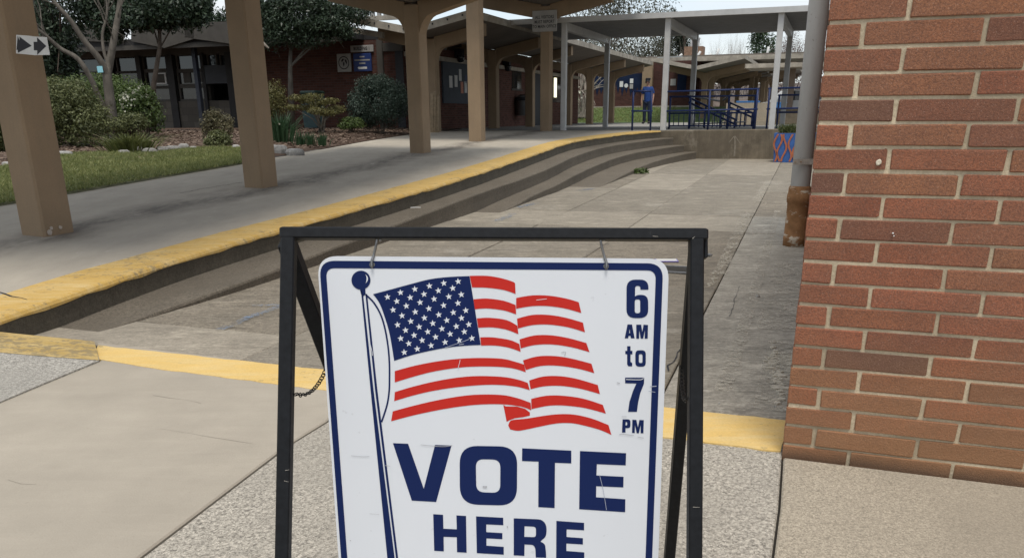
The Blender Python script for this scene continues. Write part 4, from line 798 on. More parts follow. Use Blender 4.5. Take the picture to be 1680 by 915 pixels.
# roof: deep eave with sloping soffit panels
zE = fs(300, 78)[1]
fbox(1.2, 19, 3.11, 3.28, -1.25, 6, 'roof', m_dark); fbox(-.2, 1.2, 3.11, 3.28, 0, 6, 'roof', m_dark); fbox(1.2, 19, 2.99, 3.11, -1.28, -1.2, 'eave_board', m_grey)
for L in ([(215, 36), (318, 36), (318, 64), (270, 79), (215, 68)], [(303, 36), (400, 36), (400, 75), (303, 62)], [(90, 40), (200, 40), (200, 70), (90, 66)]):
    Q = [hit(u, v, CN-E1*1.35, E1) for u, v in L]; MB().prism(Q, E1*.05).build('soffit_panel', m_grey, sb_)
Q = [hit(u, v, CN-E1*1.4, E1) for u, v in ((553, 41), (627, 53), (627, 63), (553, 49))]; MB().prism(Q, E1*.12).build('eave_beam', m_fascia, sb_)
fbox(fs(631, 120)[0], fs(622, 120)[0], .6, 3.1, -.08, .0, 'pilaster', m_grey)
lv = [hit(u, v, CN+E1*.2, E1) for u, v in ((576, 15), (656, 31), (656, 12), (576, 12))]
vt = thing('roof_louvre', hit(615, 40, CN+E1*.4, E1), 'pale slatted louvre screen standing on the school roof left of the canopy column', 'louvre')
for a, b, c, e in ((574, 12, 660, 14.5), (574, 29, 660, 32)):
    p, q = hit(a, b, CN+E1*.4, E1), hit(c, e, CN+E1*.4, E1); MB().obox((p+q)/2, (abs(np.dot(p-q, E2))/2, .05, abs(p[2]-q[2])/2), XF).build('frame', m_fascia, vt)
for k in range(8):
    p, q = hit(577+k*10.5, 14.5, CN+E1*.42, E1), hit(583+k*10.5, 29, CN+E1*.42, E1); MB().obox((p+q)/2, (abs(np.dot(p-q, E2))/2, .04, abs(p[2]-q[2])/2), XF).build('slat', m_signg, vt)
# side wall along the canopy
SW = 17.5
def sbox(t0, t1, z0, z1, d0, d1, name, mat, parent=None): # d: outwards (towards the walk)
    p = CN+E1*(t0+t1)/2+E2*(d0+d1)/2; return MB().obox((p[0], p[1], (z0+z1)/2), (abs(d1-d0)/2, abs(t1-t0)/2, (z1-z0)/2), XF).build(name, mat, parent or sb_)
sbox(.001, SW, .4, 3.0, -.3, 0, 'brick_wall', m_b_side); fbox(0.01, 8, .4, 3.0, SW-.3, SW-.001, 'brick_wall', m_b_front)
sbox(.0, SW, 2.66, 2.78, 0, .10, 'eave_trim', m_fascia)
def st_(u): # distance along the side wall seen at column u
    return min(np.arange(0, 40, .02), key=lambda t: abs(pix(CN+E1*t+UP*1.2)[0]-u))
def sz(u, v): t = st_(u); return at(u, v, (CN+E1*t)[1])[2]
t0, t1 = st_(726), st_(766); sbox(t0, t1+.7, sz(745, 170), sz(745, 98), .0, .05, 'notice_board', plain('grey_blue_board', (.045, .055, .07), .7))
for u, v, wd, hg, mt in ((738.5, 134.5, .24, .34, m_paper), (747, 133.5, .22, .34, m_paper), (754, 123.5, .2, .34, m_paper), (756.5, 144, .2, .34, m_salmon), (762.5, 143.5, .2, .34, m_paper), (763, 130, .18, .24, m_blue)):
    t = st_(u); z = sz(u, v); o = sbox(t-wd*.5, t+wd*.5, z-hg/2, z+hg/2, .051, .056, 'notice_sheet', mt)
t0, t1 = st_(840), st_(855); wn = sbox(t0, t1, sz(847, 146), sz(847, 112), -.01, .02, 'window', m_glass); sbox(t0-.1, t1+.1, sz(847, 146)-.06, sz(847, 146), .0, .05, 'sill', m_grey, wn)
t0, t1 = st_(906), st_(922); sbox(t0-.2, t1, sz(912, 168), sz(912, 118), .0, .02, 'window', m_glass)
tl = st_(909.5); em = Mat('lit_tube', .5); em.b.inputs['Emission Color'].default_value = (1, .93, .62, 1); em.b.inputs['Emission Strength'].default_value = 1.0
sbox(tl-.12, tl+.16, sz(909, 160), sz(909, 128), .022, .05, 'lit_window_strip', em.m)
t0, t1 = st_(873), st_(885); sbox(t0, t1+1.6, .72, sz(880, 118), .0, .03, 'door', plain('dark_blue_door', (.018, .022, .03), .5))
t0, t1 = st_(646), st_(666)
fbox(.02, fs(650, 120)[0], .7, fs(655, 84)[1], -.03, .0, 'door', plain('dark_door', (.016, .016, .02), .5)); fbox(.0, .8, fs(655, 84)[1], fs(655, 70)[1], -.05, .0, 'door_lintel', m_grey)
# signs on the brick front
def fsign(name, u0, v0, u1, v1, lab, cat, mat):
    a, b = hit(u0, v0, CN-E1*.04, E1), hit(u1, v1, CN-E1*.04, E1); c = (a+b)/2; W_, H_ = abs(np.dot(a-b, E2))/2, abs(a[2]-b[2])/2
    o = thing(name, c-UP*H_, lab, cat); MB().bbox(c, (W_, .02, H_), XF, .006).build('sign_plate', mat, o); return o, c, W_, H_
o, c, W_, H_ = fsign('building_sign', 575, 75.5, 613, 85, 'narrow grey sign reading BUILDING 1 above the blue arrow sign', 'sign', m_signg)
lettering('lettering', 'BUILDING 1', c-E1*.024, E2, UP, H_*1.35, m_ink, o, .80, .03)
o, c, W_, H_ = fsign('globe_sign', 552.5, 89, 577, 118, 'pale sign with a round black globe emblem on the dark brick', 'sign', m_signg)
def disc(c, r, y, n=24, sx=1.0): return [c-E1*y+E2*math.cos(2*math.pi*k/n)*r*sx+UP*math.sin(2*math.pi*k/n)*r for k in range(n)]
R_ = W_*.78
a_, b_ = disc(c, R_, .023), disc(c, R_*.86, .023); MB().loft([a_, b_], True, False).build('emblem_ring', m_ink, o)
for L in ([(-.5, .3), (-.2, .62), (.1, .6), (-.1, .3), (-.35, .1)], [(-.15, .1), (.1, .05), (.12, -.25), (-.05, -.6), (-.18, -.25)], [(.2, .5), (.5, .45), (.62, .05), (.5, -.3), (.36, .05), (.25, .15)]):
    Q = [c-E1*.0235+E2*x*R_+UP*y*R_ for x, y in L]; MB().add(Q, [tuple(q) for q in tessellate_polygon([[Vector(p) for p in Q]])]).build('continent', m_ink, o)
o, c, W_, H_ = fsign('blue_arrow_sign', 579.5, 88.5, 610.5, 117, 'dark blue sign with white lines of print and a left arrow on the dark brick', 'sign', plain('navy_sign', (.015, .035, .14), .5))
for dz, ww, hh in ((.62, .28, .09), (.26, .86, .10), (-.10, .34, .10)):
    MB().obox(c-E1*.0225+UP*dz*H_, (W_*ww, .001, H_*hh*.8), XF).build('print_line', m_signg, o)
Q = [c-E1*.0235+E2*x*W_+UP*y*H_ for x, y in ((-.55, -.6), (-.38, -.42), (-.38, -.5), (.5, -.5), (.5, -.74), (-.38, -.74), (-.38, -.8))]; MB().add(Q, [tuple(q) for q in tessellate_polygon([[Vector(p) for p in Q]])]).build('white_arrow', m_paper, o)
# bins and lamp
p = at(514, 175, 23.9); bn = thing('teal_bin', (p[0], p[1], .78), 'teal plastic bin with a dark green lid against the brick front behind the yellow shrub', 'bin')
MB().obox((p[0], p[1], 1.22), (.20, .20, .44), XF, 1.18).build('bin_body', m_teal, bn); MB().bbox((p[0], p[1], 1.72), (.25, .25, .05), XF, .03).build('lid', plain('dark_green_lid', (.018, .045, .032), .5), bn)
t = st_(846); p = CN+E1*t+E2*.27; z0, z1 = sz(854, 190), sz(854, 157)
bn = thing('wall_bin', (p[0], p[1], z0), 'grey steel litter bin hung on the brick side wall under the small window', 'bin')
MB().lathe([(.20, z0), (.25, z0+.03), (.25, z1-.16), (.26, z1-.15), (.2, z1-.02), (.02, z1)], (p[0], p[1], 0), 20).build('bin_body', m_steel, bn, smooth=True); MB().lathe([(.262, z1-.19), (.272, z1-.1), (.1, z1+.02), (0, z1+.02)], (p[0], p[1], 0), 20).build('bin_hood', m_ink, bn, smooth=True)
for u, v, lab in ((826, 108, 'dark dome wall lamp on the brick side wall between two canopy columns'), (749, 92, 'dark wall lamp above the notice board')):
    t = st_(u); z = sz(u, v); p = CN+E1*t+E2*.15
    o = thing('wall_lamp', (p[0], p[1], z), lab, 'lamp', 'dark wall lamps'); MB().obox((p[0], p[1], z+.05), (.12, .09, .13), XF).build('lamp_back', m_ink, o); MB().lathe([(.02, z-.2), (.1, z-.17), (.13, z-.06), (.13, z)], (p[0]+.03, p[1], 0), 12).build('lamp_shade', m_glass, o, smooth=True)
# ---------------------------------------------------------------- plants
def leaves(name, blobs, n, leaf, mat, parent, ratio=.45, shell=.55, droop=0.0, nrm=.7, rag=.16):
    W = np.array([b[1][0]*b[1][1]+b[1][0]*b[1][2]+b[1][1]*b[1][2] for b in blobs]); idx = rng.choice(len(blobs), n, p=W/W.sum())
    C = np.array([b[0] for b in blobs])[idx]; R = np.array([b[1] for b in blobs])[idx]
    d = rng.normal(size=(n, 3)); d /= np.linalg.norm(d, axis=1)[:, None]; r = shell+(1-shell)*rng.uniform(0, 1, n)**.6; r *= rng.uniform(.86, 1.0+rag, n)
    p = C+d*R*r[:, None]; nn = d*nrm+rng.normal(size=(n, 3))*.55+[0, 0, .3]; nn /= np.linalg.norm(nn, axis=1)[:, None]
    t = rng.normal(size=(n, 3))+[0, 0, -droop*2]; t -= nn*np.sum(t*nn, 1)[:, None]; t /= np.linalg.norm(t, axis=1)[:, None]; b = np.cross(nn, t)
    l = leaf*rng.uniform(.6, 1.25, n)[:, None]; w_ = l*ratio*.5
    V = np.stack([p-t*l*.5, p+b*w_+nn*l*.06, p+t*l*.5-nn*l*.08, p-b*w_+nn*l*.06], 1).reshape(-1, 3)
    return fastmesh(name, V, np.arange(n*4).reshape(-1, 4), mat, parent, 'stuff')
def lumps(c, R, k, size=.45, out=.62, flat=True):
    c, R = np.array(c, float), np.array(R, float); B = [(c, R*.8)]
    for _ in range(k):
        d = rng.normal(size=3); d /= np.linalg.norm(d)
        if flat and d[2] < -.85: d[2] *= -1
        s = size*rng.uniform(.7, 1.25); B.append((c+d*R*out, R*s))
    return B
m_leafA = leafmat('azalea_leaf', (.07, .085, .03), (.20, .215, .09)); m_leafB = leafmat('hedge_leaf', (.045, .078, .018), (.13, .18, .05))
m_leafC = leafmat('dark_evergreen_leaf', (.016, .03, .016), (.065, .095, .055), .15, .4); m_leafD = leafmat('olive_yellow_leaf', (.075, .075, .022), (.20, .18, .065))
m_leafE = leafmat('bluegreen_conifer_leaf', (.022, .042, .030), (.075, .105, .075), .15); m_leafF = leafmat('strap_leaf', (.03, .07, .03), (.07, .13, .06))
m_leafG = leafmat('rusty_leaf', (.085, .08, .038), (.18, .155, .085)); m_petal = leafmat('white_petal', (.55, .55, .42), (.75, .74, .62), .2); m_daff = leafmat('yellow_petal', (.75, .55, .02), (.85, .68, .06), .2)
m_bark = bark('grey_bark', (.115, .102, .085)); m_barkd = bark('brown_bark', (.09, .07, .055)); m_twig = bark('pale_twigs', (.24, .21, .175), 6); m_pink = bark('pinkish_twigs', (.20, .135, .115), 6)
def shrub(name, u, vt, vb, wpx, Y, mat, label, n=9000, leaf=.05, depth=1.0, k=16, size=.42, ratio=.45, stem=True, shell=.5, group=None):
    b = at(u, vb, Y); H_ = (vb-vt)*Y/FPX; R_ = wpx*Y/FPX/2; zb = max(Tz(b[0], Y), 0); o = thing(name, (b[0], Y, zb), label, 'shrub', group)
    c = (b[0], Y, b[2]+H_*.47); bl = lumps(c, (R_*.98, R_*depth, H_*.52), k, size); leaves('foliage', bl, n, leaf, mat, o, ratio, shell)
    mb = MB()
    for i in range(9):
        a = rng.uniform(0, 6.28); q = np.array([math.cos(a)*R_*.5, math.sin(a)*R_*.5*depth, H_*.55]); mb.tube([(b[0]+q[0]*.1, Y+q[1]*.1, zb-.03), np.array([b[0], Y, zb])+q*[.4, .4, .5], np.array([b[0], Y, zb])+q], [.018, .012, .006], 5)
    mb.build('stems', m_barkd, o); return o, bl
shrub('azalea_shrub', 122, 139, 248, 122, 15.6, m_leafA, 'big rounded dull green azalea shrub just right of the first column', 17000, .055, 1, 26)
shrub('hedge_shrub', 168, 128, 208, 205, 19.8, m_leafB, 'long bright green hedge shrub behind the bare tree trunk', 16000, .06, .6, 24)
o, bl = shrub('flowering_shrub', 241, 149, 218, 70, 18.6, m_leafB, 'small upright green shrub with white flowers right of the bare tree', 3800, .075, .9, 12, .4)
fl_ = [(np.array(b[0])+[0, -.15, .12], np.array(b[1])*.62) for b in bl[1:] if b[0][2] > bl[0][0][2]-.1]; leaves('white_flowers', fl_, 150, .055, m_petal, o, .8, .9)
shrub('low_green_shrub', 212, 188, 228, 74, 17.4, m_leafA, 'low loose green shrub at the foot of the bare tree, under the flowering shrub', 4200, .055, .8, 12)
shrub('azalea_shrub', -4, 186, 258, 44, 14.4, m_leafA, 'dark green shrub half hidden behind the left edge of the first column', 5000, .055)
shrub('rusty_shrub', 362, 184, 243, 60, 15.9, m_leafG, 'thin rusty green shrub left of the second column', 2600, .05, .9, 12, .4)
shrub('ground_cover_shrub', 358, 216, 243, 48, 15.4, m_leafA, 'low dark green ground cover plant under the rusty shrub', 1700, .05)
shrub('olive_shrub', 446, 138, 198, 66, 21.6, m_leafD, 'round yellowish olive shrub just right of the second column', 4800, .055)
shrub('big_dark_shrub', 625, 129, 214, 108, 21.2, m_leafE, 'big dark blue green shrub left of the third column', 26000, .06, .9, 40, .34, .3)
shrub('low_green_shrub', 577, 193, 214, 46, 20.6, m_leafB, 'little bright green shrub at the left foot of the big dark shrub', 1700, .05)
# spreading layered shrub
b = at(527, 211, 20.4); b[2] = Tz(b[0], 20.4); o = thing('spreading_shrub', b, 'wide layered yellowish shrub with bare stems in front of the teal bin', 'shrub'); mb = MB(); bl = []
for i in range(15):
    a = rng.uniform(0, 6.28); r_ = rng.uniform(.25, .72); h_ = rng.uniform(.42, .82); t = b+[math.cos(a)*r_, math.sin(a)*r_*.7, h_]; mb.tube([b+[rng.uniform(-.08, .08), 0, -.03], b+[math.cos(a)*r_*.3, math.sin(a)*r_*.2, h_*.55], t], [.02, .013, .006], 5); bl.append((t, (.24, .22, .075)))
mb.build('stems', m_bark, o); leaves('foliage', bl, 5200, .06, m_leafD, o, .4, .3)
def tuft(name, u, vt, vb, wpx, Y, n, mat, label, wd=.016, lean=.9, cat='plant', group=None):
    b = at(u, vb, Y); b[2] = Tz(b[0], Y); o = thing(name, b, label, cat, group); H_ = (vb-vt)*Y/FPX; R_ = wpx*Y/FPX*.5
    p = b+np.stack([rng.normal(0, R_*.33, n), rng.normal(0, R_*.3, n), np.zeros(n)], 1); rel = (p-b)/R_; hh = H_*rng.uniform(.6, 1.1, n)[:, None]; a = rng.uniform(0, 6.28, n); d = np.stack([np.cos(a), np.sin(a), 0*a], 1)*wd/2
    L_ = np.stack([rel[:, 0]*lean, rel[:, 1]*lean, 0*a], 1)*hh; m1 = p+L_*.35+UP*hh*.6; tip = p+L_*rng.uniform(.8, 1.5, n)[:, None]+UP*hh*rng.uniform(.75, 1.05, n)[:, None]
    V = np.stack([p-d, p+d, m1+d*.9, m1-d*.9, m1-d*.9, m1+d*.9, tip+d*.15, tip-d*.15], 1).reshape(-1, 3); fastmesh('leaves', V, np.arange(n*8).reshape(-1, 4), mat, o, 'stuff'); return o, b
o, b = tuft('daffodil_clump', 461, 186, 231, 50, 16.9, 260, m_leafF, 'big clump of blue green daffodil leaves with two yellow flowers by the second column', .022, .7)
for u, v in ((441, 189), (440.5, 205)): leaves('yellow_flower', [(at(u, v, 16.7), (.035, .035, .04))], 26, .05, m_daff, o, .7, .6)
leaves('white_flower', [(at(458.5, 204, 16.6), (.015, .015, .015))], 10, .03, m_petal, o, .8, .6)
for u, vb, lab in ((493, 233, 'left of three small tufts of strap leaves in the mulch'), (509, 236, 'middle of three small tufts of strap leaves in the mulch'), (529, 233, 'right of three small tufts of strap leaves in the mulch')): tuft('leaf_tuft', u, vb-21, vb, 20, 16.4, 70, m_leafF, lab, .018, .5, 'plant', 'small leaf tufts in the mulch')
tuft('grassy_clump', 216, 227, 257, 86, 14.3, 420, leafmat('clump_leaf', (.06, .08, .02), (.17, .18, .06)), 'spreading clump of arching yellow green leaves behind the edging stones', .022, 2.0)
for u, v, Y, lab in ((1050, 285, None, 'small green weed growing at the foot of the lowest step'), (818, 324, None, 'dry tuft of weed where the middle step meets the plaza')):
    b = uz(u, v); o = thing('weed', b, lab, 'weed'); leaves('foliage', [(b+[0, 0, .05], (.16, .12, .06))], 160, .07, m_leafB if u > 1000 else m_leafD, o, .4, .2)
b = uz(1118, 259); o = thing('dry_leaves', b, 'drift of dry brown leaves where the lowest step meets the retaining wall', 'leaves'); leaves('leaf_litter', [(b+[0, 0, .02], (.45, .25, .04))], 320, .08, leafmat('dead_leaf', (.10, .06, .03), (.24, .16, .09), .1), o, .6, .1)
# edging stones
SL = [(108, 261, 30, 7), (205, 255, 20, 6), (224, 252, 25, 9), (246, 253, 22, 8), (266, 250, 22, 8), (284, 248, 24, 7), (302, 246, 17, 8), (318, 247, 12, 5), (387, 246, 14, 6), (436, 247, 34, 11), (459, 248, 24, 12), (483, 249, 30, 9), (139, 243, 18, 6), (14, 277, 26, 7)]
SLAB = ['long pale edging stone right of the first column', 'leftmost small stone of the row under the grassy clump', 'big grey stone of the row under the grassy clump', 'rounded stone in the middle of the row below the clump', 'mottled stone right of the middle of the row below the clump', 'pale stone near the right end of the row below the clump', 'blocky stone at the right end of the row below the clump', 'small flat stone past the right end of the row', 'white stone peeking out left of the second column', 'large pale edging stone right behind the second column', 'grey blocky edging stone in front of the daffodil clump', 'low pale edging stone at the end of the row by the walkway', 'brown half buried stone at the foot of the azalea', 'grey edging stone left of the first column']
for (u, v, wp2, hp), lab in zip(SL, SLAB):
    b = on(u, v, .06); Y = b[1]; b[2] = Tz(b[0], Y); w_, h_ = wp2*Y/FPX/2, hp*Y/FPX; a = np.linspace(0, 2*math.pi, 11)[:-1]; jr = rng.uniform(.78, 1.15, 10)
    one(MB().loft([[b+[math.cos(t)*w_*j*q, math.sin(t)*w_*.6*j*q, h_*z] for t, j in zip(a, jr*rng.uniform(.94, 1.06, 10))] for z, q in ((-.3, .95), (.45, 1.0), (.85, .86), (1.02, .5))]), 'edging_stone', m_stone, lab, 'stone', 'stones edging the planting bed')

# ---------------------------------------------------------------- trees
def bare(mb, p, d, L, r, lvl, spread=.55, up=.12, kids=3, sides=5):
    n = 4; P = [np.array(p, float)]; d = np.array(d, float); d /= np.linalg.norm(d); R_ = [r]
    for i in range(n):
        d = d+rng.normal(0, .13, 3)+[0, 0, up*.25]; d /= np.linalg.norm(d); P.append(P[-1]+d*L/n); R_.append(r*(1-.55*(i+1)/n))
    mb.tube(P, R_, sides if lvl > 1 else 3, False)
    if lvl <= 0: return
    for k in range(kids+(1 if lvl > 1 else 0)):
        j = random.choice([2, 3, 4, 4]); q = d+rng.normal(0, spread, 3); q[2] += up; bare(mb, P[j], q, L*rng.uniform(.55, .8), R_[j]*.72, lvl-1, spread, up, kids, sides)
YT = 17.3; tb = at(188, 226, YT); tb[2] = Tz(tb[0], YT); tr_ = thing('bare_tree', tb, 'bare grey multi stemmed tree with a blue note pinned on it, behind the azalea', 'tree')
def stem(L, r0, r1, name='stem'):
    P = smooth([tuple(at(u, v, YT+dy)) for u, v, dy in L], 4); k = len(P); return P, MB().tube(P, np.linspace(r0, r1, k), 9).build(name, m_bark, tr_, smooth=True)
P1, _ = stem([(191, 230, 0), (185, 200, 0), (180, 160, 0), (176, 124, 0), (179, 108, .05), (186, 71, .1), (193, 30, .2), (198, -6, .3), (206, -60, .4)], .115, .032, 'trunk')
P2, _ = stem([(177, 126, 0), (163, 97, -.1), (138, 67, -.2), (115, 33, -.3), (86, 0, -.4), (60, -40, -.5)], .07, .025)
P3, _ = stem([(181, 190, 0), (165, 166, -.1), (150, 131, -.2), (128, 97, -.3), (101, 81, -.3), (80, 63, -.4), (58, 44, -.5), (30, 10, -.6)], .06, .022)
P4, _ = stem([(178, 105, .05), (171, 86, .1), (168, 56, .2), (176, 20, .3), (170, -30, .4)], .035, .016)
mb = MB()
for P in (P1, P2, P3, P4):
    for _ in range(9):
        i = random.randint(int(len(P)*.6), len(P)-2); d = np.array(P[i+1])-P[i]; bare(mb, P[i], d/np.linalg.norm(d)*.8+rng.normal(0, .4, 3)+[.05, -.1, .35], rng.uniform(.5, 1.1), .013, 2, .45, .1, 2)
mb.build('branches', m_bark, tr_)
q = [at(u, v, YT-.13) for u, v in ((158.5, 109), (167.5, 108.5), (169.5, 119), (160.5, 119.5))]; tag(MB().prism(q, (0, .006, 0)).build('blue_note', m_cyan, None, tuple(q[2])), 'small light blue note pinned on the trunk of the bare tree', 'paper note')
def leafy(name, u, vb, Y, trunk, rtr, blobs, mat, n, leaf, label, cat='tree', zb=None, barkm=None, limbs=7, ratio=.42, droop=.3, shell=.35, k=14, size=.42, gr=None):
    b = at(u, vb, Y); b[2] = Tz(b[0], Y) if zb is None else zb; o = thing(name, b, label, cat, gr); mb = MB(); P = [b-[0, 0, .05]]+[at(x, y, Y) for x, y in trunk]; mb.tube(P, np.linspace(rtr, rtr*.45, len(P)), 9).build('trunk', barkm or m_bark, o, smooth=True)
    BL = []; top = P[-1]; mb = MB()
    for (x, y, rx, ry, dy) in blobs:
        c = at(x, y, Y+dy); R_ = np.array([rx*Y/FPX, (rx+ry)*.5*Y/FPX, ry*Y/FPX]); BL += lumps(c, R_, k, size, .65, False); s = P[max(1, len(P)//2)] if rng.uniform() < .5 else top
        mb.tube([s, (s+c)/2+rng.normal(0, .08, 3), c], [rtr*.3, rtr*.2, rtr*.08], 6)
        for _ in range(limbs): e = c+rng.normal(size=3)*R_*.6; mb.tube([(s+c)/2, (c+e)/2, e], [rtr*.2, rtr*.12, .006], 5)
    mb.build('limbs', barkm or m_bark, o); leaves('crown', BL, n, leaf, mat, o, ratio, shell, droop, .6, .5); return o
leafy('holly_tree', 478, 204, 22.4, [(477, 150), (476, 110), (477, 82)], .085, [(500, 22, 75, 34, 0), (440, 40, 45, 32, -.3), (560, 26, 48, 26, .2), (470, 0, 60, 30, .3), (540, 45, 40, 22, -.3), (500, 58, 50, 18, -.2)], m_leafC, 24000, .085, 'small pale trunked tree with a dark evergreen crown right of the second column')
leafy('magnolia_tree', 250, 205, 21.5, [(252, 140), (262, 80), (262, 30)], .075, [(270, 5, 62, 38, 0), (215, 10, 50, 36, .5), (320, 8, 26, 34, .2), (150, -5, 60, 40, .8), (240, 32, 50, 20, -.2), (180, 42, 36, 24, .4)], m_leafC, 26000, .115, 'dark glossy evergreen tree spreading behind the bare tree', barkm=m_barkd)
leafy('dark_evergreen', 98, 205, 23.0, [(98, 140), (99, 80)], .17, [(98, 110, 26, 60, 0), (100, 40, 40, 60, 0), (60, 60, 36, 70, .5), (20, 40, 50, 60, .6)], m_leafC, 17000, .12, 'dark dense evergreen tree seen between the first column and the bare tree', barkm=m_barkd)
leafy('dark_evergreen', 345, 205, 31.0, [(345, 140), (345, 80)], .15, [(345, 50, 42, 34, 0), (410, 40, 50, 30, .5)], m_leafC, 9000, .14, 'dark tree rising over the school roof beside the second column', barkm=m_barkd, zb=.8)

# ---------------------------------------------------------------- far court: mural wall, building, canopies, trees
fw = thing('mural_wall', GB+E1*5.2, 'far brick wall with a dark blue mural running down in drips behind the grass bank', 'wall')
def M3(s, z, t=5.2): p = GB+E2*s+E1*t; return np.array([p[0], p[1], z])
def ms_(u): return min(np.arange(-12, 18, .02), key=lambda s: abs(pix(M3(s, 2.5))[0]-u))
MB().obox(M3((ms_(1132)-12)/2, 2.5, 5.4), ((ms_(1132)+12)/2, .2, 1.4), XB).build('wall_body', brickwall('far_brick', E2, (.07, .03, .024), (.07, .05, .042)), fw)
MB().obox(M3((ms_(1132)-12)/2, 1.53, 5.12), ((ms_(1132)+12)/2, .08, .05), XB).build('kerb', m_fascia, fw)
sA, sB = ms_(966), ms_(1056); zT, zL = at(1010, 121, 50)[2], at(1010, 154, 50)[2]; P = [M3(sA, zT, 5.185), M3(sB, zT, 5.185)]; nd = 26
for k in range(nd+1): x = sB+(sA-sB)*k/nd; P.append(M3(x, zL+(.26+random.uniform(0, .3) if k % 2 else random.uniform(-.18, .05)), 5.185))
MB().add(P, [tuple(t) for t in tessellate_polygon([[Vector(p) for p in P]])]).build('blue_mural', m_mural, fw)
for u, v, w_, h_, mt in ((1000, 136.5, .2, .34, m_green), (1019.5, 138, .2, .3, m_paper), (1036, 133, .19, .24, m_paper), (1036, 142, .19, .24, m_signg), (1104, 136, .3, .34, m_signg), (1118, 135, .5, .9, m_mural)):
    s = ms_(u); MB().obox(M3(s, at(u, v, 50)[2], 5.175), (w_/2, .006, h_/2), XB).build('notice', mt, fw)
s = ms_(1027.5); c = M3(s, at(1027.5, 140.5, 50)[2], 5.172); MB().add(disc(c, .11, 0, 16), [tuple(range(16))]).build('round_notice', m_paper, fw)
MB().obox(M3(ms_(1063), 2.6, 5.0), (.28, .15, 1.3), XB).build('pilaster', m_col, fw)
fb = thing('far_building', M3(9, .74, 7), 'far flat roofed brick building with a chimney beyond the railing', 'building')
MB().obox(M3((ms_(1066)+ms_(1140))/2, 2.3, 9), ((ms_(1140)-ms_(1066))/2, 2, 1.6), XB).build('wall', m_b_front, fb)
MB().obox(M3(6.5, 4.02, 9.6), (8.5, 3.5, .12), XB).build('roof_slab', m_fascia, fb); MB().obox(M3(6.5, 4.21, 10.6), (8.2, 3.4, .07), XB).build('parapet', m_roofc, fb)
cc = at(1139, 95, 57); ch = MB().obox(cc+UP*.27, (.58, .5, .36), XB).build('chimney', plain('pale_chimney_brick', (.24, .15, .10), .9, .3, 8), fb)
for a in (-1, 1):
    for b_ in (-1, 1): MB().obox(cc+E2*a*.22+E1*b_*.18+UP*.85, (.03, .03, .26), XB).build('cap_post', m_cmetal, ch)
MB().obox(cc+UP*1.12, (.28, .24, .035), XB).build('cap', m_cmetal, ch)
for i, (u, v, a) in enumerate(((1112, 95, .5), (1144, 93, .9), (1160, 94, .35), (1150, 95, -.4), (1176, 90, 1.2), (1259, 87, 1.4))):
    p = at(u, v, 52); d = E2*math.cos(a)+UP*math.sin(a); MB().tube([p-d*.28, p, p+d*.28+UP*.05], .07, 6).build('torn_flashing', m_paper, fb, smooth=True)
MB().obox(at(1100, 98, 51), (.7, .3, .12), XB).build('roof_box', plain('pale_blue_box', (.36, .46, .5)), fb)
gz = lambda f: .73
canopy('walkway_canopy', 'farther concrete canopy seen under the white metal canopy, left of the right white post', at(1152, 205, 45), E1, -3.0, 17, 2.15, 3.1, .2, [0, 2.6, 8, 10.6, 16], 2.82, 1.9, gz, .14, group='concrete walkway canopies')
canopy('walkway_canopy', 'farthest concrete canopy running away behind the right white post', at(1228, 200, 54), E1, -2.5, 22, 2.2, 3.7, .2, [0, 3, 9, 12, 18], 3.35, 1.9, gz, .14, group='concrete walkway canopies')
fc = thing('flat_canopy', at(1280, 200, 38)*[1, 1, 0]+UP*.73, 'flat tan roof slab on brown posts behind the right end of the railing', 'canopy')
p = at(1278, 110, 39); MB().obox(p+E2*.6, (1.9, 1.4, .085), XB).build('roof_slab', m_fascia, fc)
for u in (1297, 1326): q = at(u, 150, 38.8); MB().obox((q[0], q[1], 1.95), (.14, .14, 1.26), XB).build('post', plain('brown_post', (.16, .12, .09)), fc)
for u, v0, v1, lab in ((1219, 166, 181, 'left bright blue bin on the raised deck behind the railing'), (1236, 166, 181, 'bright blue bin next to the right white post, on the raised deck'), (1280, 168, 184, 'bright blue bin on the deck right of the right white post')):
    a, b = at(u, v0, 34), at(u, v1, 34); o = thing('blue_bin', (a[0], a[1], 1.29), lab, 'bin', 'blue bins on the raised deck'); h_ = a[2]-1.29
    MB().obox((a[0], a[1], 1.29+h_*.45), (.20, .2, h_*.45), XB, 1.12).build('bin_body', m_bluebin, o); MB().bbox((a[0], a[1], 1.29+h_*.94), (.25, .25, h_*.05), XB, .02).build('lid', m_bluebin, o)
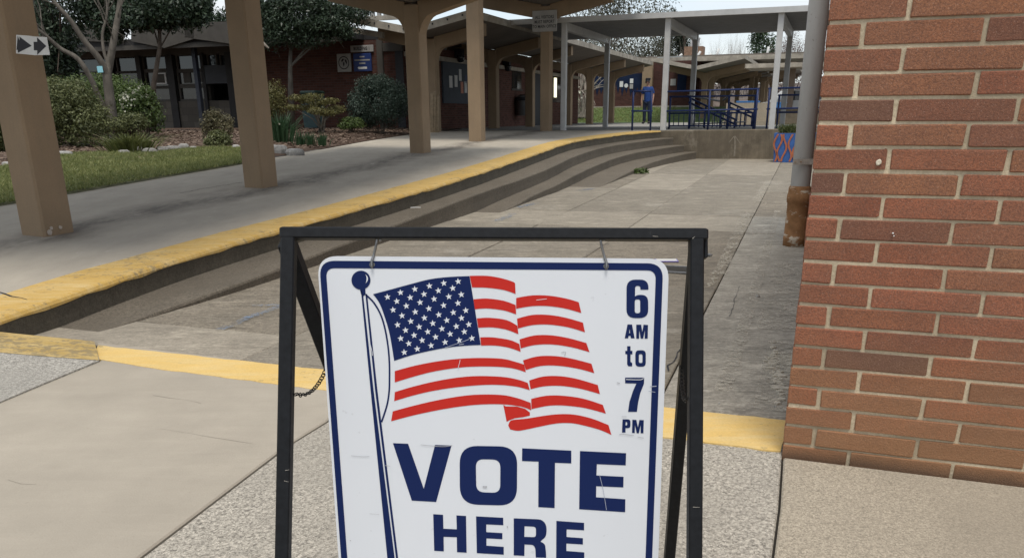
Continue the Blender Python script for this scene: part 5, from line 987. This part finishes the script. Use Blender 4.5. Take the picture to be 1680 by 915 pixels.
# parked car mostly hidden by the downpipe
b = at(1316, 186, 40); cr = thing('parked_car', (b[0], b[1], .74), 'white car mostly hidden behind the grey downpipe', 'car')
def carsec(y, z): return (b[0]+y, b[1], .74+z)
prof = [(-2.1, .35), (-2.12, .7), (-1.9, .82), (-1.1, .9), (-.55, 1.38), (.7, 1.42), (1.4, .98), (2.05, .9), (2.12, .4)]
MB().prism([carsec(y, z) for y, z in prof], (0, 1.7, 0)).build('body', m_cmetal, cr)
MB().prism([(p_[0], p_[1]-.01, p_[2]) for p_ in (carsec(-1.0, .92), carsec(-.5, 1.33), (carsec(.62, 1.36)), carsec(1.2, .98))], (0, .015, 0)).build('window', m_glass, cr)
for x in (-1.35, 1.3): MB().tube([(b[0]+x, b[1]-.03, .74+.32), (b[0]+x, b[1]+.2, .74+.32)], .32, 16).build('wheel', m_ink, cr)
def fartree(name, u, vt, vb, Y, wpx, mat, label, lvl=4, kids=3, leafs=0, lm=None, leaf=.2, gr=None, spread=.5, up=.15, r=.22):
    b = at(u, vb, Y); H_ = (vb-vt)*Y/FPX; o = thing(name, (b[0], b[1], max(.5, b[2])), label, 'tree', gr); mb = MB()
    bare(mb, b-[0, 0, .1], (0, 0, 1), H_*.38, r, lvl, spread, up, kids); V = np.array(mb.v); c = V.mean(0); top = V[:, 2].max()-b[2]; V[:, 2] = b[2]+(V[:, 2]-b[2])*H_/top
    wd = np.percentile(np.abs(V[:, 0]-b[0]), 97); V[:, :2] = b[:2]+(V[:, :2]-b[:2])*np.clip(wpx*Y/FPX/2/wd, .4, 2.5); mb.v = [tuple(x) for x in V]; mb.build('trunk_and_branches', mat, o)
    if leafs: leaves('crown', lumps((b[0], b[1], b[2]+H_*.62), (wpx*Y/FPX/2, wpx*Y/FPX/2*.8, H_*.4), 22, .34, .7, False), leafs, leaf, lm, o, .35, .2, .4)
    return o
fartree('grey_tree', 1010, 8, 185, 62, 190, m_twig, 'big grey brown tree with arching branches above the canopy roof', 5, 3, 9000, leafmat('grey_green_needles', (.055, .06, .04), (.15, .145, .10)), .22, r=.3)
fartree('dark_conifer', 1096, 42, 185, 66, 60, m_barkd, 'dark green tree beside the big grey tree', 3, 3, 7000, leafmat('dark_needles', (.03, .045, .03), (.09, .105, .07)), .24)
fartree('pine_tree', 1244, 44, 185, 75, 48, m_barkd, 'open dark green pine behind the right white post', 4, 2, 2600, leafmat('pine_needles', (.03, .06, .03), (.08, .12, .06)), .3)
fartree('pink_bare_tree', 1290, 62, 185, 70, 74, m_pink, 'reddish budding bare tree behind the right white post', 5, 3, 5000, leafmat('red_buds', (.10, .06, .05), (.22, .14, .13)), .12)
fartree('pink_bare_tree', 1340, 50, 185, 80, 80, m_pink, 'second reddish bare tree half behind the downpipe', 4, 3, 5000, leafmat('red_buds_two', (.10, .06, .05), (.22, .14, .13)), .12)
tt_ = thing('leaning_trunks', at(956, 192, 47)*[1, 1, 0]+UP*1.0, 'cluster of pale leaning trunks on the grass beyond the canopy columns', 'tree'); mb = MB()
for (u0, u1, v1, r) in ((952, 944, 112, .10), (954, 954, 110, .08), (957, 966, 112, .10), (958, 976, 116, .07), (953, 949, 116, .06), (956, 960, 112, .06), (951, 940, 120, .07)):
    a, c = at(u0, 193, 47), at(u1, v1, 47.4); mb.tube([a, a+(c-a)*.35+rng.normal(0, .12, 3), a+(c-a)*.7+rng.normal(0, .12, 3), c, c+(c-a)*.5], np.linspace(r*1.3, r*.5, 5), 7)
for _ in range(7): bare(mb, at(955+rng.uniform(-6, 8), 150, 47), rng.normal(0, .5, 3)+[0, 0, .4], 1.6, .05, 2, .5, .05, 2)
mb.build('trunks', m_twig, tt_); leaves('white_blossom', [(at(951, 158, 46.6), (.16, .12, .5))], 26, .12, m_petal, tt_, .7, .3)
proto = None
SK = [(1122, 56, 'bare skyline tree left of the chimney, beside the dark green tree'), (1147, 60, 'bare skyline tree straight behind the chimney'), (1164, 66, 'first bare skyline tree right of the chimney'), (1182, 62, 'second bare skyline tree right of the chimney'), (1200, 68, 'third bare skyline tree right of the chimney'), (1218, 60, 'bare skyline tree just left of the open pine')]
for i, (u, vt, lab) in enumerate(SK):
    Y = 92+(i*13) % 30
    if proto is None: proto = fartree('skyline_tree', u, vt, 180, Y, 46, m_twig, lab, 5, 3, 0, gr='bare trees on the skyline', r=.2); continue
    o = proto.copy(); COL.objects.link(o); o['label'] = lab; b = at(u, 180, Y); o.location = (b[0], b[1], b[2]); sc = (180-vt)*Y/((180-62)*92); o.scale = (sc, sc, sc*1.0); o.rotation_euler = (0, 0, i*1.3)
    for ch_ in proto.children: c = ch_.copy(); c.parent = o; COL.objects.link(c)

B_ = []
for i in range(60): x = -30+i*2.2; B_.append(((x, 98+rng.uniform(-6, 6), 2.6), (2.6, 2.5, rng.uniform(2.2, 4.2))))
MB().loft([[(-40, y, -.3), (-40, y+4, z), (110, y+4, z+.6), (110, y, -.3)] for y, z in ((92, 2.4), (112, 4.6))], False, True).build('wooded_rise', plain('wooded_rise', (.12, .095, .08), .95, .4, 1.2, .3), None, kind='structure')
leaves('far_wood', B_, 30000, .5, leafmat('winter_wood', (.075, .06, .05), (.20, .155, .13), .1), None, .3, .1, .2, .5, .4)

# ---------------------------------------------------------------- the man in blue
pp = at(1060.5, 203, 37.6); PB = np.array([pp[0], pp[1], .735]); ps = thing('person', PB, 'man in blue shirt, dark jeans and cap standing behind the short rail', 'person')
FACE = -.5                                                              # turned a little to his right, towards the left of the photo
def skin(name, V, E_, mat, sub=2):
    me = bpy.data.meshes.new(name); cs, sn = math.cos(FACE), math.sin(FACE)
    me.from_pydata([(x*cs-y*sn, x*sn+y*cs, z) for x, y, z, r in V], E_, []); o = bpy.data.objects.new(name, me); COL.objects.link(o); md = o.modifiers.new('skin', 'SKIN'); md.use_smooth_shade = True
    for i, v in enumerate(V):
        s = me.skin_vertices[0].data[i]; r = v[3]; s.radius = r if isinstance(r, tuple) else (r, r); s.use_root = (i == 0)
    sb2 = o.modifiers.new('sub', 'SUBSURF'); sb2.levels = sb2.render_levels = sub
    dg = bpy.context.evaluated_depsgraph_get(); m2 = bpy.data.meshes.new_from_object(o.evaluated_get(dg)); bpy.data.objects.remove(o); m2.name = name; m2.materials.clear(); m2.materials.append(mat)
    q = bpy.data.objects.new(name, m2); COL.objects.link(q); q.parent = ps
    for p in m2.polygons: p.use_smooth = True
    return q
m_skin = plain('skin', (.36, .20, .14), .6, .1, 20, 0); m_shirt = plain('blue_shirt_cloth', (.014, .046, .18), .9, .2, 12, .2); m_jean = plain('dark_jeans_cloth', (.014, .022, .045), .9, .25, 16, .2)
V = [(0, 0, .98, .075), (0, .01, 1.16, .10), (0, .01, 1.36, .12), (0, .01, 1.49, .065), (0, -.005, 1.56, .056), (0, -.02, 1.635, (.072, .085)), (0, -.01, 1.71, (.075, .09)), (0, 0, 1.765, .05)]
E_ = [(0, 1), (1, 2), (2, 3), (3, 4), (4, 5), (5, 6), (6, 7)]
def limb(root, pts):
    j = root
    for p_ in pts: V.append(p_); E_.append((j, len(V)-1)); j = len(V)-1
    return j
limb(5, [(0, -.105, 1.655, .016)])
for s in (-1, 1):
    w_ = limb(2, [(s*.17, .01, 1.43, .062), (s*.25, .03, 1.15, .044), (s*.255, -.04, .93, .028), (s*.255, -.055, .87, (.02, .034))])
    for k in range(4): limb(w_, [(s*(.25), -.085+.02*k, .81, .0095), (s*.243, -.09+.02*k, .775-.008*(k in (1, 2)), .0085), (s*.235, -.088+.02*k, .75, .007)])
    limb(w_, [(s*.235, -.09, .845, .010), (s*.225, -.105, .81, .008)])
    limb(0, [(s*.095, .0, .86, .075), (s*.105, -.015, .5, .06), (s*.115, .03, .1, .04), (s*.125, -.06, .045, .04), (s*.13, -.15, .035, .033)])
skin('body', V, E_, m_skin)
V = [(0, 0, .84, .15), (0, 0, .93, .16), (0, .01, 1.14, .165), (0, .01, 1.36, .158), (0, .01, 1.475, .085)]; E_ = [(0, 1), (1, 2), (2, 3), (3, 4)]
for s in (-1, 1): limb(3, [(s*.175, .01, 1.43, .08), (s*.225, .025, 1.25, .072), (s*.24, .03, 1.2, .066)])
skin('shirt', V, E_, m_shirt)
V = [(0, 0, 1.0, .138)]; E_ = []
for s in (-1, 1): limb(0, [(s*.095, 0, .86, .108), (s*.105, -.012, .5, .082), (s*.115, .025, .12, .07), (s*.115, .025, .07, .068)])
skin('jeans', V, E_, m_jean)
for s in (-1, 1): V = [(s*.117, .04, .06, .055), (s*.125, -.06, .05, .052), (s*.132, -.17, .04, .042)]; skin('shoe', V, [(0, 1), (1, 2)], m_ink, 1)
skin('cap', [(0, .02, 1.715, (.095, .10)), (0, .01, 1.745, (.085, .09)), (0, -.01, 1.765, .05), (0, -.10, 1.725, (.06, .014)), (0, -.16, 1.715, (.045, .008))], [(0, 1), (1, 2), (0, 3), (3, 4)], m_ink, 1)
skin('hair', [(0, .055, 1.66, (.07, .05)), (0, .06, 1.60, (.05, .035))], [(0, 1)], m_barkd, 1)
for s in (-1, 1):
    skin('ear', [(s*.079, .0, 1.65, .018), (s*.082, .005, 1.625, .013)], [(0, 1)], m_skin, 1); skin('eye', [(s*.032, -.093, 1.68, .009), (s*.036, -.093, 1.68, .009)], [(0, 1)], m_ink, 1)

q = bpy.data.objects.get('holly_tree'); MB().tube([at(420.5, 54, 20), at(424, 62, 20), at(430, 70, 20), at(441, 79.5, 20)], [.03, .045, .04, .015], 6).build('broken_limb', m_twig, q)
# cracks, residue and the white chalk arrow
def crack(L, mat, wd, zf, name='crack', parent=None, jit=.012, bits=False):
    P = []
    for a, b in zip(L[:-1], L[1:]):
        a, b = np.array(a), np.array(b); n = max(2, int(np.linalg.norm(b-a)/.07))
        for k in range(n): p = a+(b-a)*k/n+rng.normal(0, jit, 3)*[1, 1, 0]; P.append(p)
    P.append(np.array(L[-1])); P = np.array(P); P[:, 2] = [zf(p) for p in P]; d = np.gradient(P, axis=0); d /= np.linalg.norm(d, axis=1)[:, None]; n_ = np.stack([-d[:, 1], d[:, 0], d[:, 0]*0], 1)*(wd*rng.uniform(.3, 1.2, len(P)))[:, None]
    MB().loft([list(P+n_), list(P-n_)], False, False).build(name, mat, parent)
wk = lambda p: Wz(p[1])+.003
for L in ([(295, 317.5), (345, 308), (398, 299.5)], [(447, 301.5), (490, 298), (535, 299)], [(-4, 478), (22, 486), (45, 493)]): crack([on(u, v) for u, v in L], m_ink, .007, wk, 'crack', walk, .008)
gz_ = lambda p: .006
for L in ([(250, 650), (300, 655), (330, 662)], [(262, 703), (340, 715), (415, 728)], [(5, 788), (60, 795)]): crack([uz(u, v) for u, v in L], plain('hairline', (.25, .222, .18), .95, .1, 20, 0), .0011, lambda p: .0022, 'hairline_crack', plaza, .006)
for L, w_ in (([(1091, 609), (1119, 572)], .004), ([(1155, 473), (1171, 474)], .003), ([(1213, 470), (1196, 520)], .0016), ([(950, 425), (1003, 398)], .0025)): crack([uz(u, v) for u, v in L], m_ink, w_, gz_, 'crack', plaza)
resid = plain('pale_grout_residue', (.50, .46, .38), .95, .2, 20, .3); mb = MB()
for (u0, v0), (u1, v1), n in (((1160, 470), (1212, 386), 44), ((1212, 386), (1228, 352), 26), ((1240, 335), (1268, 290), 16), ((1270, 560), (1280, 668), 40), ((1262, 590), (1285, 640), 40)):
    for _ in range(n):
        t = rng.uniform(); c = uz(u0+(u1-u0)*t+rng.normal(0, 4), v0+(v1-v0)*t+rng.normal(0, 3)); r = rng.uniform(.003, .015); zq = .0046+.003*rng.uniform(); k = 7; a = np.linspace(0, 6.28, k+1)[:-1]; rr = rng.uniform(.5, 1.2, k)*r
        mb.prism([c+[math.cos(x)*q_*1.5, math.sin(x)*q_, zq] for x, q_ in zip(a, rr)], (0, 0, -.012))
mb.build('grout_residue', resid, plaza, kind='stuff')
mb = MB()
def onw(u, v): return hit(u, v, P0-E1*.003, E1)
for L, w_ in (([(1205, 256), (1206, 240), (1205.5, 224)], .022), ([(1196, 234), (1205, 223)], .014), ([(1214, 235), (1206, 223)], .014)):
    P = [onw(u, v) for u, v in L]; mb.loft([[p-E2*w_*rng.uniform(.6, 1.2) for p in P], [p+E2*w_*rng.uniform(.6, 1.2) for p in P]], False, False)
mb.build('chalk_arrow', plain('faded_white_chalk', (.24, .21, .165), .95, .3, 15, .1), rw)
